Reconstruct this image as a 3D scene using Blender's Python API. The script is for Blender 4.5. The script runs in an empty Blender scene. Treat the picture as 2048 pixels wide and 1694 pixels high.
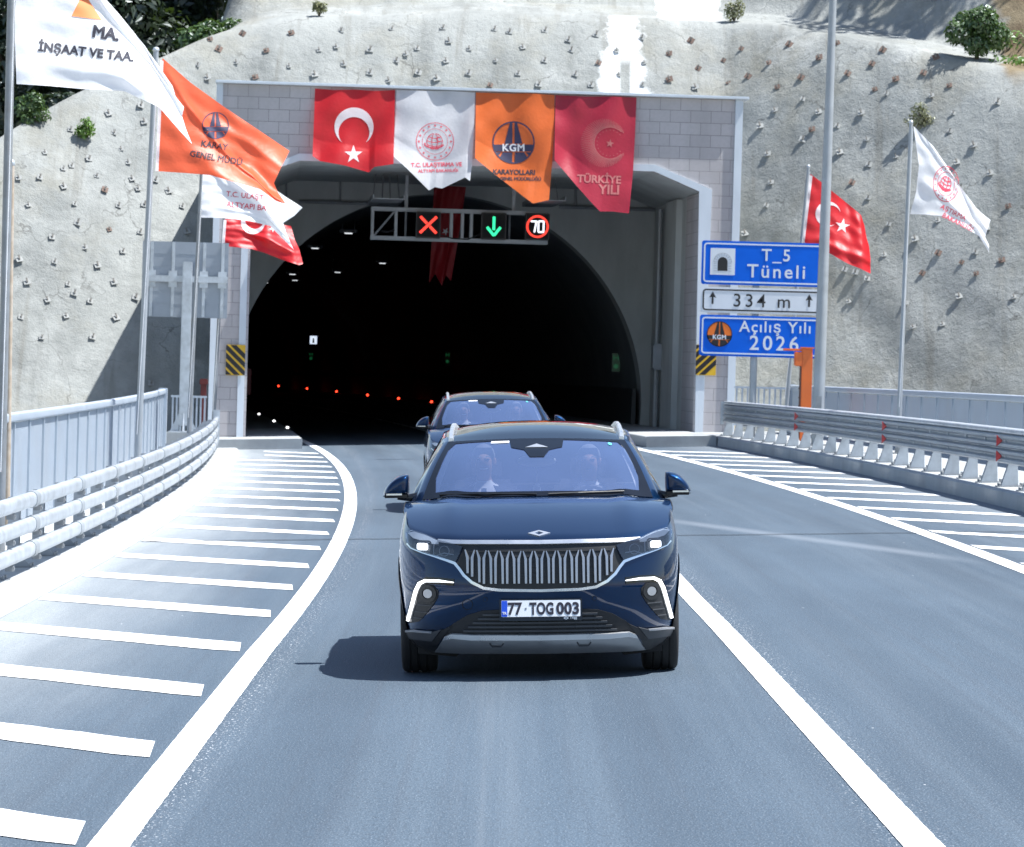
import bpy, bmesh, math, random
from mathutils import Vector, Matrix, noise, geometry

random.seed(7)
D = bpy.data
scene = bpy.context.scene
C = scene.collection

# ------------------------------------------------------------------ camera
F = 8192.0                       # focal length in photo pixels (2048 wide)
CAMH = 2.12
PITCH = math.atan(128.0 / F)
ROLL = math.radians(1.6)
BANK = math.tan(math.radians(2.25))    # superelevation of the curve
FWD = Vector((0, math.cos(PITCH), -math.sin(PITCH)))
UPP = Vector((0, math.sin(PITCH), math.cos(PITCH)))
RGT = math.cos(ROLL) * Vector((1, 0, 0)) + math.sin(ROLL) * UPP
UPV = -math.sin(ROLL) * Vector((1, 0, 0)) + math.cos(ROLL) * UPP
CAM = Vector((0, 0, CAMH))
cd = D.cameras.new('camera')
cam = D.objects.new('camera', cd)
C.objects.link(cam)
mw = Matrix((RGT, UPV, -FWD)).transposed().to_4x4()
mw.translation = CAM
cam.matrix_world = mw
cd.sensor_width = 36.0
cd.lens = 144.0
cd.clip_start = 0.5
cd.clip_end = 2000.0
cd.dof.use_dof = True
cd.dof.focus_distance = 27.6
cd.dof.aperture_fstop = 14.0
scene.camera = cam

# ------------------------------------------------------------------ light
SUNSHIFT = Vector((-0.485, 0.07, -1.0))
world = D.worlds.new('World')
scene.world = world
world.use_nodes = True
wn = world.node_tree
bg = wn.nodes['Background']
sky = wn.nodes.new('ShaderNodeTexSky')
sky.sky_type = 'NISHITA'
sky.sun_disc = False
sky.sun_elevation = math.atan2(1.0, math.hypot(SUNSHIFT.x, SUNSHIFT.y))
sky.sun_rotation = math.atan2(-SUNSHIFT.x, -SUNSHIFT.y)
sky.air_density = 1.0
sky.dust_density = 0.6
sky.ozone_density = 1.0
wn.links.new(sky.outputs[0], bg.inputs[0])
bg.inputs[1].default_value = 0.09
sl = D.lights.new('sun', 'SUN')
sl.energy = 5.0
sl.angle = math.radians(0.5)
sl.color = (1.0, 0.99, 0.965)
so = D.objects.new('sun', sl)
so.rotation_euler = SUNSHIFT.to_track_quat('-Z', 'Y').to_euler()
so.location = (20, 40, 40)
C.objects.link(so)
scene.view_settings.view_transform = 'Standard'
scene.view_settings.look = 'None'
scene.view_settings.exposure = 1.03
scene.view_settings.gamma = 1.0
scene.cycles.max_bounces = 8
scene.cycles.transparent_max_bounces = 12


# ------------------------------------------------------------------ helpers
def ray(px, py):
    return FWD + RGT * ((px - 1024) / F) + UPV * ((847 - py) / F)


def W(px, py, Y):
    """world point seen at photo pixel (px,py) whose distance down the road is Y"""
    d = ray(px, py)
    return CAM + d * (Y / d.y)


def gz(x):
    return BANK * x


def cR(Y):
    """lateral shift of the road axis: a long left-hand curve into the tunnel"""
    if Y < 30:
        return 0.0
    if Y < 105:
        return -0.0005 * (Y - 30) ** 2
    return -2.8125 - 0.075 * (Y - 105) - 0.00021 * (Y - 105) ** 2


def RP(rel, Y, z=0.0):
    x = rel + cR(Y)
    return Vector((x, Y, gz(x) + z))


class MB:
    def __init__(s):
        s.v, s.f, s.m = [], [], []

    def add(s, vs, fs, m=0):
        o = len(s.v)
        s.v += [tuple(v) for v in vs]
        s.f += [tuple(i + o for i in f) for f in fs]
        s.m += [m] * len(fs)

    def box(s, x0, x1, y0, y1, z0, z1, M=None, m=0):
        vs = [Vector((x, y, z)) for x in (x0, x1) for y in (y0, y1) for z in (z0, z1)]
        if M is not None:
            vs = [M @ v for v in vs]
        s.add(vs, [(0, 1, 3, 2), (4, 6, 7, 5), (0, 4, 5, 1), (2, 3, 7, 6), (0, 2, 6, 4), (1, 5, 7, 3)], m)

    def grid(s, fn, nu, nv, m=0, flip=False):
        vs = [fn(i / nu, j / nv) for i in range(nu + 1) for j in range(nv + 1)]
        fs = []
        for i in range(nu):
            for j in range(nv):
                a = i * (nv + 1) + j
                q = (a, a + nv + 1, a + nv + 2, a + 1)
                fs.append(q[::-1] if flip else q)
        s.add(vs, fs, m)

    def prism(s, poly, vec, m=0):
        n = len(poly)
        vec = Vector(vec)
        vs = [Vector(p) for p in poly] + [Vector(p) + vec for p in poly]
        fs = [tuple(range(n)), tuple(range(2 * n - 1, n - 1, -1))]
        fs += [(i, i + n, (i + 1) % n + n, (i + 1) % n) for i in range(n)]
        s.add(vs, fs, m)

    def tube(s, pts, r, n=8, m=0, cap=True):
        pts = [Vector(p) for p in pts]
        k = len(pts)
        rs = r if isinstance(r, (list, tuple)) else [r] * k
        t0 = (pts[1] - pts[0]).normalized()
        up = Vector((0, 0, 1)) if abs(t0.z) < .9 else Vector((1, 0, 0))
        vs = []
        for i, p in enumerate(pts):
            t = (pts[min(i + 1, k - 1)] - pts[max(i - 1, 0)]).normalized()
            a = t.cross(up).normalized()
            b = a.cross(t)
            up = b
            for j in range(n):
                w = 2 * math.pi * j / n
                vs.append(p + rs[i] * (math.cos(w) * a + math.sin(w) * b))
        fs = []
        for i in range(k - 1):
            for j in range(n):
                fs.append((i * n + j, i * n + (j + 1) % n, (i + 1) * n + (j + 1) % n, (i + 1) * n + j))
        if cap:
            fs.append(tuple(range(n - 1, -1, -1)))
            fs.append(tuple(range((k - 1) * n, k * n)))
        s.add(vs, fs, m)

    def sweep(s, prof, path, m=0, closed=True):
        """prof: list of (a,b); path: list of (origin, avec, bvec)"""
        n = len(prof)
        vs = [o + a * p[0] + b * p[1] for (o, a, b) in path for p in prof]
        fs = []
        for i in range(len(path) - 1):
            for j in range(n if closed else n - 1):
                k = (j + 1) % n
                fs.append((i * n + j, i * n + k, (i + 1) * n + k, (i + 1) * n + j))
        if closed:
            fs.append(tuple(range(n - 1, -1, -1)))
            fs.append(tuple(range((len(path) - 1) * n, len(path) * n)))
        s.add(vs, fs, m)

    def lathe(s, prof, o, axis, n=32, m=0):
        """prof: list of (r, h) about axis at o"""
        axis = Vector(axis).normalized()
        u = axis.orthogonal().normalized()
        w = axis.cross(u)
        vs = []
        for (r, h) in prof:
            for j in range(n):
                a = 2 * math.pi * j / n
                vs.append(Vector(o) + axis * h + r * (math.cos(a) * u + math.sin(a) * w))
        fs = []
        for i in range(len(prof) - 1):
            for j in range(n):
                fs.append((i * n + j, i * n + (j + 1) % n, (i + 1) * n + (j + 1) % n, (i + 1) * n + j))
        s.add(vs, fs, m)

    def ellipsoid(s, c, rx, ry, rz, n=16, k=10, m=0, M=None):
        vs = []
        for i in range(k + 1):
            t = math.pi * i / k
            for j in range(n):
                a = 2 * math.pi * j / n
                v = Vector((rx * math.sin(t) * math.cos(a), ry * math.sin(t) * math.sin(a), rz * math.cos(t)))
                if M is not None:
                    v = M @ v
                vs.append(Vector(c) + v)
        fs = []
        for i in range(k):
            for j in range(n):
                fs.append((i * n + j, (i + 1) * n + j, (i + 1) * n + (j + 1) % n, i * n + (j + 1) % n))
        s.add(vs, fs, m)

    def build(s, name, mats, parent=None, smooth=False, angle=40, bevel=0, recalc=True):
        me = D.meshes.new(name)
        me.from_pydata(s.v, [], s.f)
        if not isinstance(mats, (list, tuple)):
            mats = [mats]
        for m in mats:
            me.materials.append(m)
        if len(mats) > 1:
            me.polygons.foreach_set('material_index', s.m)
        bm = bmesh.new()
        bm.from_mesh(me)
        bmesh.ops.remove_doubles(bm, verts=bm.verts, dist=1e-5)
        bmesh.ops.dissolve_degenerate(bm, dist=1e-6, edges=bm.edges)
        if recalc:
            bmesh.ops.recalc_face_normals(bm, faces=bm.faces)
        if bevel:
            es = [e for e in bm.edges if len(e.link_faces) == 2 and e.calc_face_angle(0) > 0.6]
            bmesh.ops.bevel(bm, geom=es, offset=bevel, segments=2, affect='EDGES', clamp_overlap=True)
        bm.to_mesh(me)
        bm.free()
        if smooth:
            me.shade_smooth()
            me.set_sharp_from_angle(angle=math.radians(angle))
        o = D.objects.new(name, me)
        C.objects.link(o)
        if parent is not None:
            o.parent = parent
        return o


def tag(o, label=None, cat=None, group=None, kind=None):
    if label:
        o['label'] = label
    if cat:
        o['category'] = cat
    if group:
        o['group'] = group
    if kind:
        o['kind'] = kind
    return o


def thing(name, label, cat, M=None, group=None):
    o = D.objects.new(name, None)
    o.empty_display_size = 0.2
    if M is not None:
        o.matrix_world = M
    C.objects.link(o)
    return tag(o, label, cat, group)


CH = {}


def copy_tree(o, parent=None):
    c = o.copy()
    C.objects.link(c)
    if parent is not None:
        c.parent = parent
    for ch in list(o.children):
        copy_tree(ch, c)
    return c


# ---------------------------------------------------------------- materials
class NT:
    def __init__(s, name):
        s.mat = D.materials.new(name)
        s.mat.use_nodes = True
        s.t = s.mat.node_tree
        s.t.nodes.clear()
        s.out = s.t.nodes.new('ShaderNodeOutputMaterial')

    def n(s, kind, ins=None, **kw):
        nd = s.t.nodes.new('ShaderNode' + kind)
        for k, v in kw.items():
            setattr(nd, k, v)
        for k, v in (ins or {}).items():
            s.set(nd.inputs[k], v)
        return nd

    def set(s, sock, v):
        if isinstance(v, bpy.types.NodeSocket):
            s.t.links.new(v, sock)
        elif isinstance(v, bpy.types.Node):
            s.t.links.new(v.outputs[0], sock)
        else:
            if hasattr(sock.default_value, '__len__') and isinstance(v, tuple) and len(v) == 3 and len(sock.default_value) == 4:
                v = v + (1.0,)
            sock.default_value = v

    def coord(s, kind='Object'):
        return s.n('TexCoord').outputs[kind]

    def mapped(s, vec, scale=(1, 1, 1), loc=(0, 0, 0), rot=(0, 0, 0)):
        return s.n('Mapping', {'Vector': vec, 'Scale': scale, 'Location': loc, 'Rotation': rot}).outputs[0]

    def noise(s, vec, scale, detail=4, rough=.55):
        return s.n('TexNoise', {'Vector': vec, 'Scale': scale, 'Detail': detail, 'Roughness': rough}).outputs[0]

    def ramp(s, fac, a, b, ca=0.0, cb=1.0):
        return s.n('MapRange', {'Value': fac, 'From Min': a, 'From Max': b, 'To Min': ca, 'To Max': cb}).outputs[0]

    def mix(s, fac, a, b, blend='MIX'):
        nd = s.n('Mix', data_type='RGBA', blend_type=blend)
        s.set(nd.inputs[0], fac)
        s.set(nd.inputs[6], a)
        s.set(nd.inputs[7], b)
        return nd.outputs[2]

    def math(s, op, a, b=0.0, c=None):
        nd = s.n('Math', operation=op)
        s.set(nd.inputs[0], a)
        s.set(nd.inputs[1], b)
        if c is not None:
            s.set(nd.inputs[2], c)
        return nd.outputs[0]

    def bump(s, h, strength=.3, dist=.02):
        return s.n('Bump', {'Height': h, 'Strength': strength, 'Distance': dist}).outputs[0]

    def principled(s, **kw):
        p = s.n('BsdfPrincipled')
        for k, v in kw.items():
            s.set(p.inputs[k.replace('_', ' ')], v)
        s.t.links.new(p.outputs[0], s.out.inputs[0])
        return p


def pm(name, base, rough=.5, metal=0.0, vary=.15, scale=6.0, bump=0.0, bscale=60.0, bdist=.004, dirt=None, dscale=1.2, damt=.5, stretch=(1, 1, 1), **kw):
    """plain painted / metal / concrete surface with procedural variation"""
    t = NT(name)
    co = t.mapped(t.coord(), scale=stretch)
    n1 = t.noise(co, scale, 5)
    dark = tuple(c * (1 - vary) for c in base)
    lite = tuple(min(1, c * (1 + vary)) for c in base)
    col = t.mix(t.ramp(n1, .3, .7), dark, lite)
    if dirt:
        n2 = t.noise(co, dscale, 6, .65)
        col = t.mix(t.math('MULTIPLY', t.ramp(n2, .48, .68), damt), col, dirt)
    rg = t.ramp(n1, .3, .7, max(0.02, rough - .06), min(1, rough + .06))
    args = dict(Base_Color=col, Roughness=rg, Metallic=metal)
    if bump:
        args['Normal'] = t.bump(t.noise(co, bscale, 4), bump, bdist)
    args.update(kw)
    t.principled(**args)
    return t.mat


def emit(name, col, strength, base=(.02, .02, .02)):
    t = NT(name)
    t.principled(Base_Color=base, Roughness=.3, Emission_Color=col, Emission_Strength=strength)
    return t.mat


def cloth(name, base, trans=.35):
    t = NT(name)
    co = t.coord()
    n1 = t.noise(co, 3.0, 4)
    col = t.mix(t.ramp(n1, .3, .7), tuple(c * .93 for c in base), tuple(min(1, c * 1.05) for c in base))
    wv = t.noise(co, 14.0, 3)
    nb = t.bump(wv, .25, .02)
    d = t.n('BsdfDiffuse', {'Color': col, 'Normal': nb})
    tr = t.n('BsdfTranslucent', {'Color': col, 'Normal': nb})
    m1 = t.n('MixShader', {0: trans, 1: d.outputs[0], 2: tr.outputs[0]})
    g = t.n('BsdfGlossy', {'Color': (1, 1, 1), 'Roughness': .45, 'Normal': nb})
    m2 = t.n('MixShader', {0: .03, 1: m1.outputs[0], 2: g.outputs[0]})
    t.t.links.new(m2.outputs[0], t.out.inputs[0])
    return t.mat


M = {}
M['galv'] = pm('galvanised_steel', (.50, .54, .58), .40, .45, .12, 5, dirt=(.28, .30, .32), dscale=3, damt=.5)
M['galv_dull'] = pm('dull_galvanised_steel', (.36, .39, .42), .5, .4, .12, 4, dirt=(.24, .25, .26), dscale=2, damt=.5)
M['galv_dark'] = pm('weathered_steel', (.26, .28, .30), .5, .4, .15, 5, dirt=(.2, .18, .16), dscale=2, damt=.5)
M['fence'] = pm('fence_metal', (.42, .48, .55), .45, .2, .07, 3, dirt=(.40, .42, .45), dscale=1.5, damt=.35)
M['conc_white'] = pm('pale_concrete', (.34, .36, .37), .85, 0, .10, 2.5, bump=.25, bscale=40, dirt=(.26, .265, .27), dscale=1.0, damt=.55)
M['conc_frame'] = pm('frame_concrete', (.58, .64, .70), .8, 0, .06, 2.0, bump=.15, bscale=30, dirt=(.44, .49, .53), dscale=.8, damt=.4, stretch=(1, 1, .3))
M['conc_grey'] = pm('grey_concrete', (.47, .50, .50), .85, 0, .10, 1.2, bump=.25, bscale=25, dirt=(.35, .37, .37), dscale=.7, damt=.6, stretch=(1, 1, .35))
M['lining'] = pm('tunnel_lining', (.17, .19, .21), .8, 0, .2, .8, bump=.2, bscale=10)
M['lining_low'] = pm('tunnel_dado', (.05, .055, .06), .6, 0, .2, .8)
M['black'] = pm('black_plastic', (.012, .013, .015), .45, 0, .15, 20)
M['matt_black'] = pm('matt_black', (.006, .006, .007), .8, 0, .1, 5)
M['white'] = pm('white_paint', (.78, .79, .80), .5, 0, .04, 5)
M['orange_paint'] = pm('orange_paint', (.75, .16, .03), .45, 0, .08, 4, dirt=(.5, .12, .04), dscale=2, damt=.4)
M['red_paint'] = pm('red_paint', (.45, .03, .03), .4, 0, .08, 4)
M['dark_red'] = pm('dark_red_paint', (.10, .012, .012), .5, 0, .1, 4)
M['sign_blue'] = pm('sign_blue', (.004, .12, .66), .45, 0, .06, 2, Specular_IOR_Level=.15)
M['sign_white'] = pm('sign_white', (.66, .70, .76), .35, 0, .03, 2)
M['sign_black'] = pm('sign_black', (.012, .012, .015), .4, 0, .1, 4)
M['sign_orange'] = pm('sign_orange', (.80, .17, .015), .4, 0, .05, 4)
M['sign_yellow'] = pm('sign_yellow', (.62, .38, .02), .4, 0, .05, 4)
M['rust'] = pm('rusty_steel', (.16, .11, .09), .8, .1, .3, 30, bump=.3)
M['rod'] = pm('dark_rod', (.20, .19, .175), .8, 0, .2, 20)
M['grout'] = pm('sprayed_steel', (.28, .29, .285), .9, 0, .2, 30, bump=.3)
M['bark'] = pm('bark', (.09, .07, .05), .9, 0, .3, 12, bump=.5)


def leaf_mat(name, a, b, trans=.3):
    t = NT(name)
    oi = t.n('ObjectInfo').outputs['Random']
    geo = t.noise(t.coord(), 1.4, 3)
    fine = t.n('TexNoise', {'Vector': t.coord(), 'Scale': 9.0}).outputs[0]
    col = t.mix(t.ramp(t.math('ADD', t.math('MULTIPLY', geo, .6), t.math('MULTIPLY', fine, .4)), .35, .65), a, b)
    d = t.n('BsdfDiffuse', {'Color': col})
    tr = t.n('BsdfTranslucent', {'Color': t.mix(.5, col, (.12, .2, .02))})
    m1 = t.n('MixShader', {0: trans, 1: d.outputs[0], 2: tr.outputs[0]})
    g = t.n('BsdfGlossy', {'Roughness': .4, 'Color': (.9, .95, 1)})
    m2 = t.n('MixShader', {0: .05, 1: m1.outputs[0], 2: g.outputs[0]})
    t.t.links.new(m2.outputs[0], t.out.inputs[0])
    return t.mat


M['leaf_dark'] = leaf_mat('dark_leaves', (.012, .022, .014), (.028, .045, .02), .2)
M['leaf_mid'] = leaf_mat('green_leaves', (.03, .07, .02), (.09, .15, .04))
M['leaf_bright'] = leaf_mat('bright_leaves', (.07, .16, .02), (.17, .30, .04))
M['leaf_dry'] = leaf_mat('dry_leaves', (.16, .17, .09), (.30, .29, .16))


# --------------------------------------------------------- text and 2D shapes
def big_m(b):
    L, l, r, R, c, hi = .073 - b, .171 + b, .611 - b, .709 + b, .391, .682 + b
    p = [(L, -b), (l, -b), (l, .525 - 2.2 * b), (c, .262 - 1.3 * b), (r, .525 - 2.2 * b), (r, -b), (R, -b), (R, hi), (R - .095 - b, hi), (c, .405 + 1.2 * b), (L + .095 + b, hi), (L, hi)]
    return p, [(0, 1, 2, 11), (2, 3, 9, 10), (2, 10, 11), (3, 4, 8, 9), (4, 7, 8), (4, 5, 6, 7)]


def text2d(s, size, bold=0.0, space=1.0, xs=1.0):
    """lettering whose bold capital M is drawn by hand (the fattened built-in outline folds over itself)"""
    if bold == 0 or 'M' not in s:
        return text_raw(s, size, bold, space, xs)
    x = 0.0
    vs, fs = [], []

    def adv(q):
        bar = lambda w: max(v[0] for v in text_raw(w + '|', size, 0, space, xs)[0])
        return bar(q) - bar('')
    segs = s.split('M')
    for i, sg in enumerate(segs):
        if sg.strip():
            v, f = text_raw(sg, size, bold, space, xs)
            o = len(vs)
            vs += [(a + x, b) for a, b in v]
            fs += [tuple(k + o for k in q) for q in f]
        if sg:
            x += adv(sg)
        if i < len(segs) - 1:
            v, f = big_m(bold)
            o = len(vs)
            vs += [(a * size * xs + x, b * size) for a, b in v]
            fs += [tuple(k + o for k in q) for q in f]
            x += adv('M')
    return vs, fs


def text_raw(s, size, bold=0.0, space=1.0, xs=1.0):
    """triangulated lettering -> (verts2d, faces), origin at baseline left"""
    cu = D.curves.new('t', 'FONT')
    cu.body = s
    cu.size = size
    cu.offset = bold * size
    cu.space_character = space
    cu.resolution_u = 3
    o = D.objects.new('t', cu)
    C.objects.link(o)
    dg = bpy.context.evaluated_depsgraph_get()
    me = D.meshes.new_from_object(o.evaluated_get(dg))
    vs = [(v.co.x * xs, v.co.y) for v in me.vertices]
    fs = [tuple(p.vertices) for p in me.polygons]
    D.objects.remove(o)
    D.curves.remove(cu)
    D.meshes.remove(me)
    return vs, fs


def text_w(vs):
    return max(v[0] for v in vs) - min(v[0] for v in vs), min(v[0] for v in vs)


def place2d(shape, ox, oy, w=None, rot=0.0, flipy=False, shear=0.0, center=False):
    """scale a 2d shape to width w and put its lower-left at ox,oy"""
    vs, fs = shape
    tw, x0 = text_w(vs)
    k = (w / tw) if w else 1.0
    c, s_ = math.cos(rot), math.sin(rot)
    out = []
    for (x, y) in vs:
        x = (x - x0) * k - (w / 2 if center else 0)
        y = y * k
        x += shear * y
        X, Yy = c * x - s_ * y, s_ * x + c * y
        out.append((ox + X, oy - Yy if flipy else oy + Yy))
    return out, fs


def poly2d(pts):
    return list(pts), [tuple(range(len(pts)))]


def circle2d(cx, cy, r, n=32, ry=None):
    ry = ry or r
    return [(cx + r * math.cos(2 * math.pi * i / n), cy + ry * math.sin(2 * math.pi * i / n)) for i in range(n)]


def ring2d(cx, cy, r0, r1, n=40, a0=0, a1=2 * math.pi):
    full = abs(a1 - a0 - 2 * math.pi) < 1e-6
    vs, fs = [], []
    for i in range(n + 1):
        a = a0 + (a1 - a0) * i / n
        vs += [(cx + r0 * math.cos(a), cy + r0 * math.sin(a)), (cx + r1 * math.cos(a), cy + r1 * math.sin(a))]
    for i in range(n):
        fs.append((2 * i, 2 * i + 1, 2 * i + 3, 2 * i + 2))
    return vs, fs


def star2d(cx, cy, r, rot=0.0, k=.382, n=5):
    return [(cx + (r if i % 2 == 0 else r * k) * math.cos(rot + math.pi * i / n), cy + (r if i % 2 == 0 else r * k) * math.sin(rot + math.pi * i / n)) for i in range(2 * n)]


def crescent2d(cx, cy, R, r, off, ang=0.0, n=36):
    """outer circle R, inner circle r shifted by off in direction ang"""
    d = off
    xi = (R * R - r * r + d * d) / (2 * d)
    a_o = math.acos(max(-1, min(1, xi / R)))
    a_i = math.acos(max(-1, min(1, (xi - d) / r)))
    pts = []
    for i in range(n + 1):
        a = a_o + (2 * math.pi - 2 * a_o) * i / n
        pts.append((R * math.cos(a), R * math.sin(a)))
    for i in range(1, n):
        a = (2 * math.pi - a_i) - (2 * math.pi - 2 * a_i) * i / n
        pts.append((d + r * math.cos(a), r * math.sin(a)))
    c, s_ = math.cos(ang), math.sin(ang)
    return [(cx + c * x - s_ * y, cy + s_ * x + c * y) for x, y in pts]


def merge2d(*shapes):
    vs, fs = [], []
    for (v, f) in shapes:
        o = len(vs)
        vs += list(v)
        fs += [tuple(i + o for i in q) for q in f]
    return vs, fs


def line2d(pts, w):
    """polyline as a strip"""
    vs, fs = [], []
    n = len(pts)
    ws = w if isinstance(w, (list, tuple)) else [w] * n
    for i, p in enumerate(pts):
        a = pts[max(0, i - 1)]
        b = pts[min(n - 1, i + 1)]
        tx, ty = b[0] - a[0], b[1] - a[1]
        L = math.hypot(tx, ty) or 1
        nx, ny = -ty / L, tx / L
        # mitre
        if 0 < i < n - 1:
            e = (pts[i][0] - a[0], pts[i][1] - a[1])
            le = math.hypot(*e) or 1
            k = 1 / max(.5, abs(nx * -e[1] / le + ny * e[0] / le))
        else:
            k = 1
        h = ws[i] / 2 * k
        vs += [(p[0] + nx * h, p[1] + ny * h), (p[0] - nx * h, p[1] - ny * h)]
    for i in range(n - 1):
        fs.append((2 * i, 2 * i + 1, 2 * i + 3, 2 * i + 2))
    return vs, fs


def sheet(name, shape, mapfn, mat, parent, off=.004, thick=.004, maxlen=.08, smooth=True, maxit=6):
    """2D shape -> subdivided, mapped through mapfn(u,v,offset) with a rim of its own thickness"""
    vs, fs = shape
    bm = bmesh.new()
    bv = [bm.verts.new((v[0], v[1], 0)) for v in vs]
    for f in fs:
        try:
            bm.faces.new([bv[i] for i in f])
        except ValueError:
            pass
    bmesh.ops.remove_doubles(bm, verts=bm.verts, dist=1e-6)
    bmesh.ops.triangulate(bm, faces=bm.faces)
    for _ in range(maxit):
        es = [e for e in bm.edges if e.calc_length() > maxlen]
        if not es:
            break
        bmesh.ops.subdivide_edges(bm, edges=es, cuts=1)
        bmesh.ops.triangulate(bm, faces=[f for f in bm.faces if len(f.verts) > 3])
    bm.verts.index_update()
    top = [mapfn(v.co.x, v.co.y, off) for v in bm.verts]
    tris = [tuple(v.index for v in f.verts) for f in bm.faces]
    bound = [(e.verts[0].index, e.verts[1].index) for e in bm.edges if len(e.link_faces) == 1]
    uv = [(v.co.x, v.co.y) for v in bm.verts]
    bm.free()
    mb = MB()
    n = len(top)
    allv = list(top)
    faces = list(tris)
    if thick > 0:
        low = {}
        for a, b in bound:
            for i in (a, b):
                if i not in low:
                    low[i] = len(allv)
                    allv.append(mapfn(uv[i][0], uv[i][1], off - thick))
            faces.append((a, b, low[b], low[a]))
    mb.add(allv, faces)
    return mb.build(name, mat, parent, smooth=smooth, angle=50)


def pchip(tab):
    xs = [t[0] for t in tab]
    ys = [t[1] for t in tab]
    n = len(xs)
    h = [xs[i + 1] - xs[i] for i in range(n - 1)]
    dl = [(ys[i + 1] - ys[i]) / h[i] for i in range(n - 1)]
    m = [dl[0]] + [0 if dl[i - 1] * dl[i] <= 0 else 2 / (1 / dl[i - 1] + 1 / dl[i]) for i in range(1, n - 1)] + [dl[-1]]

    def f(x):
        if x <= xs[0]:
            return ys[0]
        if x >= xs[-1]:
            return ys[-1]
        i = 0
        while x > xs[i + 1]:
            i += 1
        t = (x - xs[i]) / h[i]
        return (ys[i] * (1 + 2 * t) * (1 - t) ** 2 + h[i] * m[i] * t * (1 - t) ** 2 + ys[i + 1] * t * t * (3 - 2 * t) + h[i] * m[i + 1] * t * t * (t - 1))
    return f


def lerp(a, b, t):
    return a + (b - a) * t


def polyat(pts, t):
    """point at fraction t along a polyline, by length"""
    L = [0]
    for i in range(len(pts) - 1):
        L.append(L[-1] + math.dist(pts[i], pts[i + 1]))
    s = t * L[-1]
    for i in range(len(pts) - 1):
        if s <= L[i + 1] or i == len(pts) - 2:
            k = (s - L[i]) / max(1e-9, L[i + 1] - L[i])
            return tuple(lerp(pts[i][q], pts[i + 1][q], k) for q in range(len(pts[i])))
# ================================================================ SETTING
def zc_prof(pts):
    return pchip(pts)


def hill_base(x):
    if x < -7.5:
        return 105.5 - 0.38 * (-7.5 - x) - 0.004 * (-7.5 - x) ** 2
    if x > 5.6:
        return 105.5 - 0.72 * (x - 5.6) + 0.008 * (x - 5.6) ** 2
    return 105.5


KS = 0.60
edge_px = [(-400, 520), (-150, 375), (0, 272), (80, 222), (160, 180), (245, 143), (330, 110), (430, 68), (560, 40), (700, 31), (850, 27), (1000, 26), (1220, 31), (1350, 37), (1500, 47), (1700, 74), (1900, 113), (2048, 141), (2250, 180), (2600, 240)]
ez = []
for (px, py) in edge_px:
    Y = 111.0
    for _ in range(30):
        p = W(px, py, Y)
        Y = .5 * Y + .5 * (hill_base(p.x) + KS * (p.z + .5))
    ez.append((p.x, p.z))
ez = [(-40, ez[0][1] - 2)] + ez + [(40, ez[-1][1] - 2)]
hill_edge = pchip(ez)


def hill_noise(x, z):
    return 0.42 * noise.noise(Vector((x * .22, z * .22, 3.1))) + 0.14 * noise.noise(Vector((x * .8, z * .7, 9.0))) + .05 * noise.noise(Vector((x * 2.3, z * 2.3, 1.0)))


def hill_y(x, z):
    e = hill_edge(x)
    y = hill_base(x) + KS * (z + .5)
    t = max(0.0, z - (e - 1.3))
    y += .35 * t * t * .55
    return y + hill_noise(x, z)


def hill_hit(px, py):
    Y = 108.0
    for _ in range(40):
        p = W(px, py, Y)
        Y = .5 * Y + .5 * hill_y(p.x, p.z)
    return W(px, py, Y)


def upper(x):
    """how much of the second, upper slope stands behind this part of the crest"""
    t = max(0, min(1, (x + 9.3) / 1.9))
    return t * t * (3 - 2 * t)


NS, NB, NU = 52, 7, 18
XS = [-38 + 76 * i / 290 for i in range(291)]


def hill_pt(x, j):
    e = hill_edge(x)
    if j <= NS:
        z = lerp(-3.0, e, j / NS)
        return Vector((x, hill_y(x, z), z))
    ye = hill_y(x, e)
    if j <= NS + NB:
        t = (j - NS) / NB
        return Vector((x, ye + 2.3 * t, e + lerp(-.25, .55, upper(x)) * t + .06 * noise.noise(Vector((x, t * 3, 0)))))
    t = (j - NS - NB) / NU
    u = upper(x)
    n_ = .5 * noise.noise(Vector((x * .25, t * 3, 7))) + .12 * noise.noise(Vector((x * .9, t * 9, 2)))
    return Vector((x, ye + 2.3 + lerp(9, 8, u) * t + n_, e + lerp(-.25, .55, u) + u * 9.5 * t - (1 - u) * .6 * t))


hb = MB()
nr = NS + NB + NU
hv = [hill_pt(x, j) for x in XS for j in range(nr + 1)]
hf = []
for i in range(len(XS) - 1):
    for j in range(nr):
        a = i * (nr + 1) + j
        xm = (XS[i] + XS[i + 1]) / 2
        if j < NS and -7.75 < xm < 5.75 and hv[a].z < 7.0:
            continue
        hf.append((a, a + nr + 1, a + nr + 2, a + 1))
hb.add(hv, hf)

t = NT('shotcrete')
co = t.coord()
big = t.noise(co, .22, 5, .6)
mid = t.noise(co, 1.1, 6, .62)
fine = t.noise(co, 9.0, 5, .6)
streak = t.noise(t.mapped(co, scale=(1.4, .3, .16)), 1.0, 5, .6)
col = t.mix(t.ramp(big, .36, .66), (.185, .196, .190), (.285, .298, .288))
col = t.mix(t.math('MULTIPLY', t.ramp(mid, .40, .64), .65), col, (.325, .338, .328))
col = t.mix(t.math('MULTIPLY', t.ramp(streak, .52, .72), .5), col, (.13, .135, .125))
br = t.noise(t.mapped(co, loc=(4, 2, 7)), .33, 6, .66)
col = t.mix(t.math('MULTIPLY', t.ramp(br, .50, .70), .5), col, (.25, .232, .175))
col = t.mix(t.math('MULTIPLY', t.ramp(fine, .52, .74), .32), col, (.16, .16, .152))
splash = t.noise(t.mapped(co, loc=(11, 3, 5)), .55, 7, .72)
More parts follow.
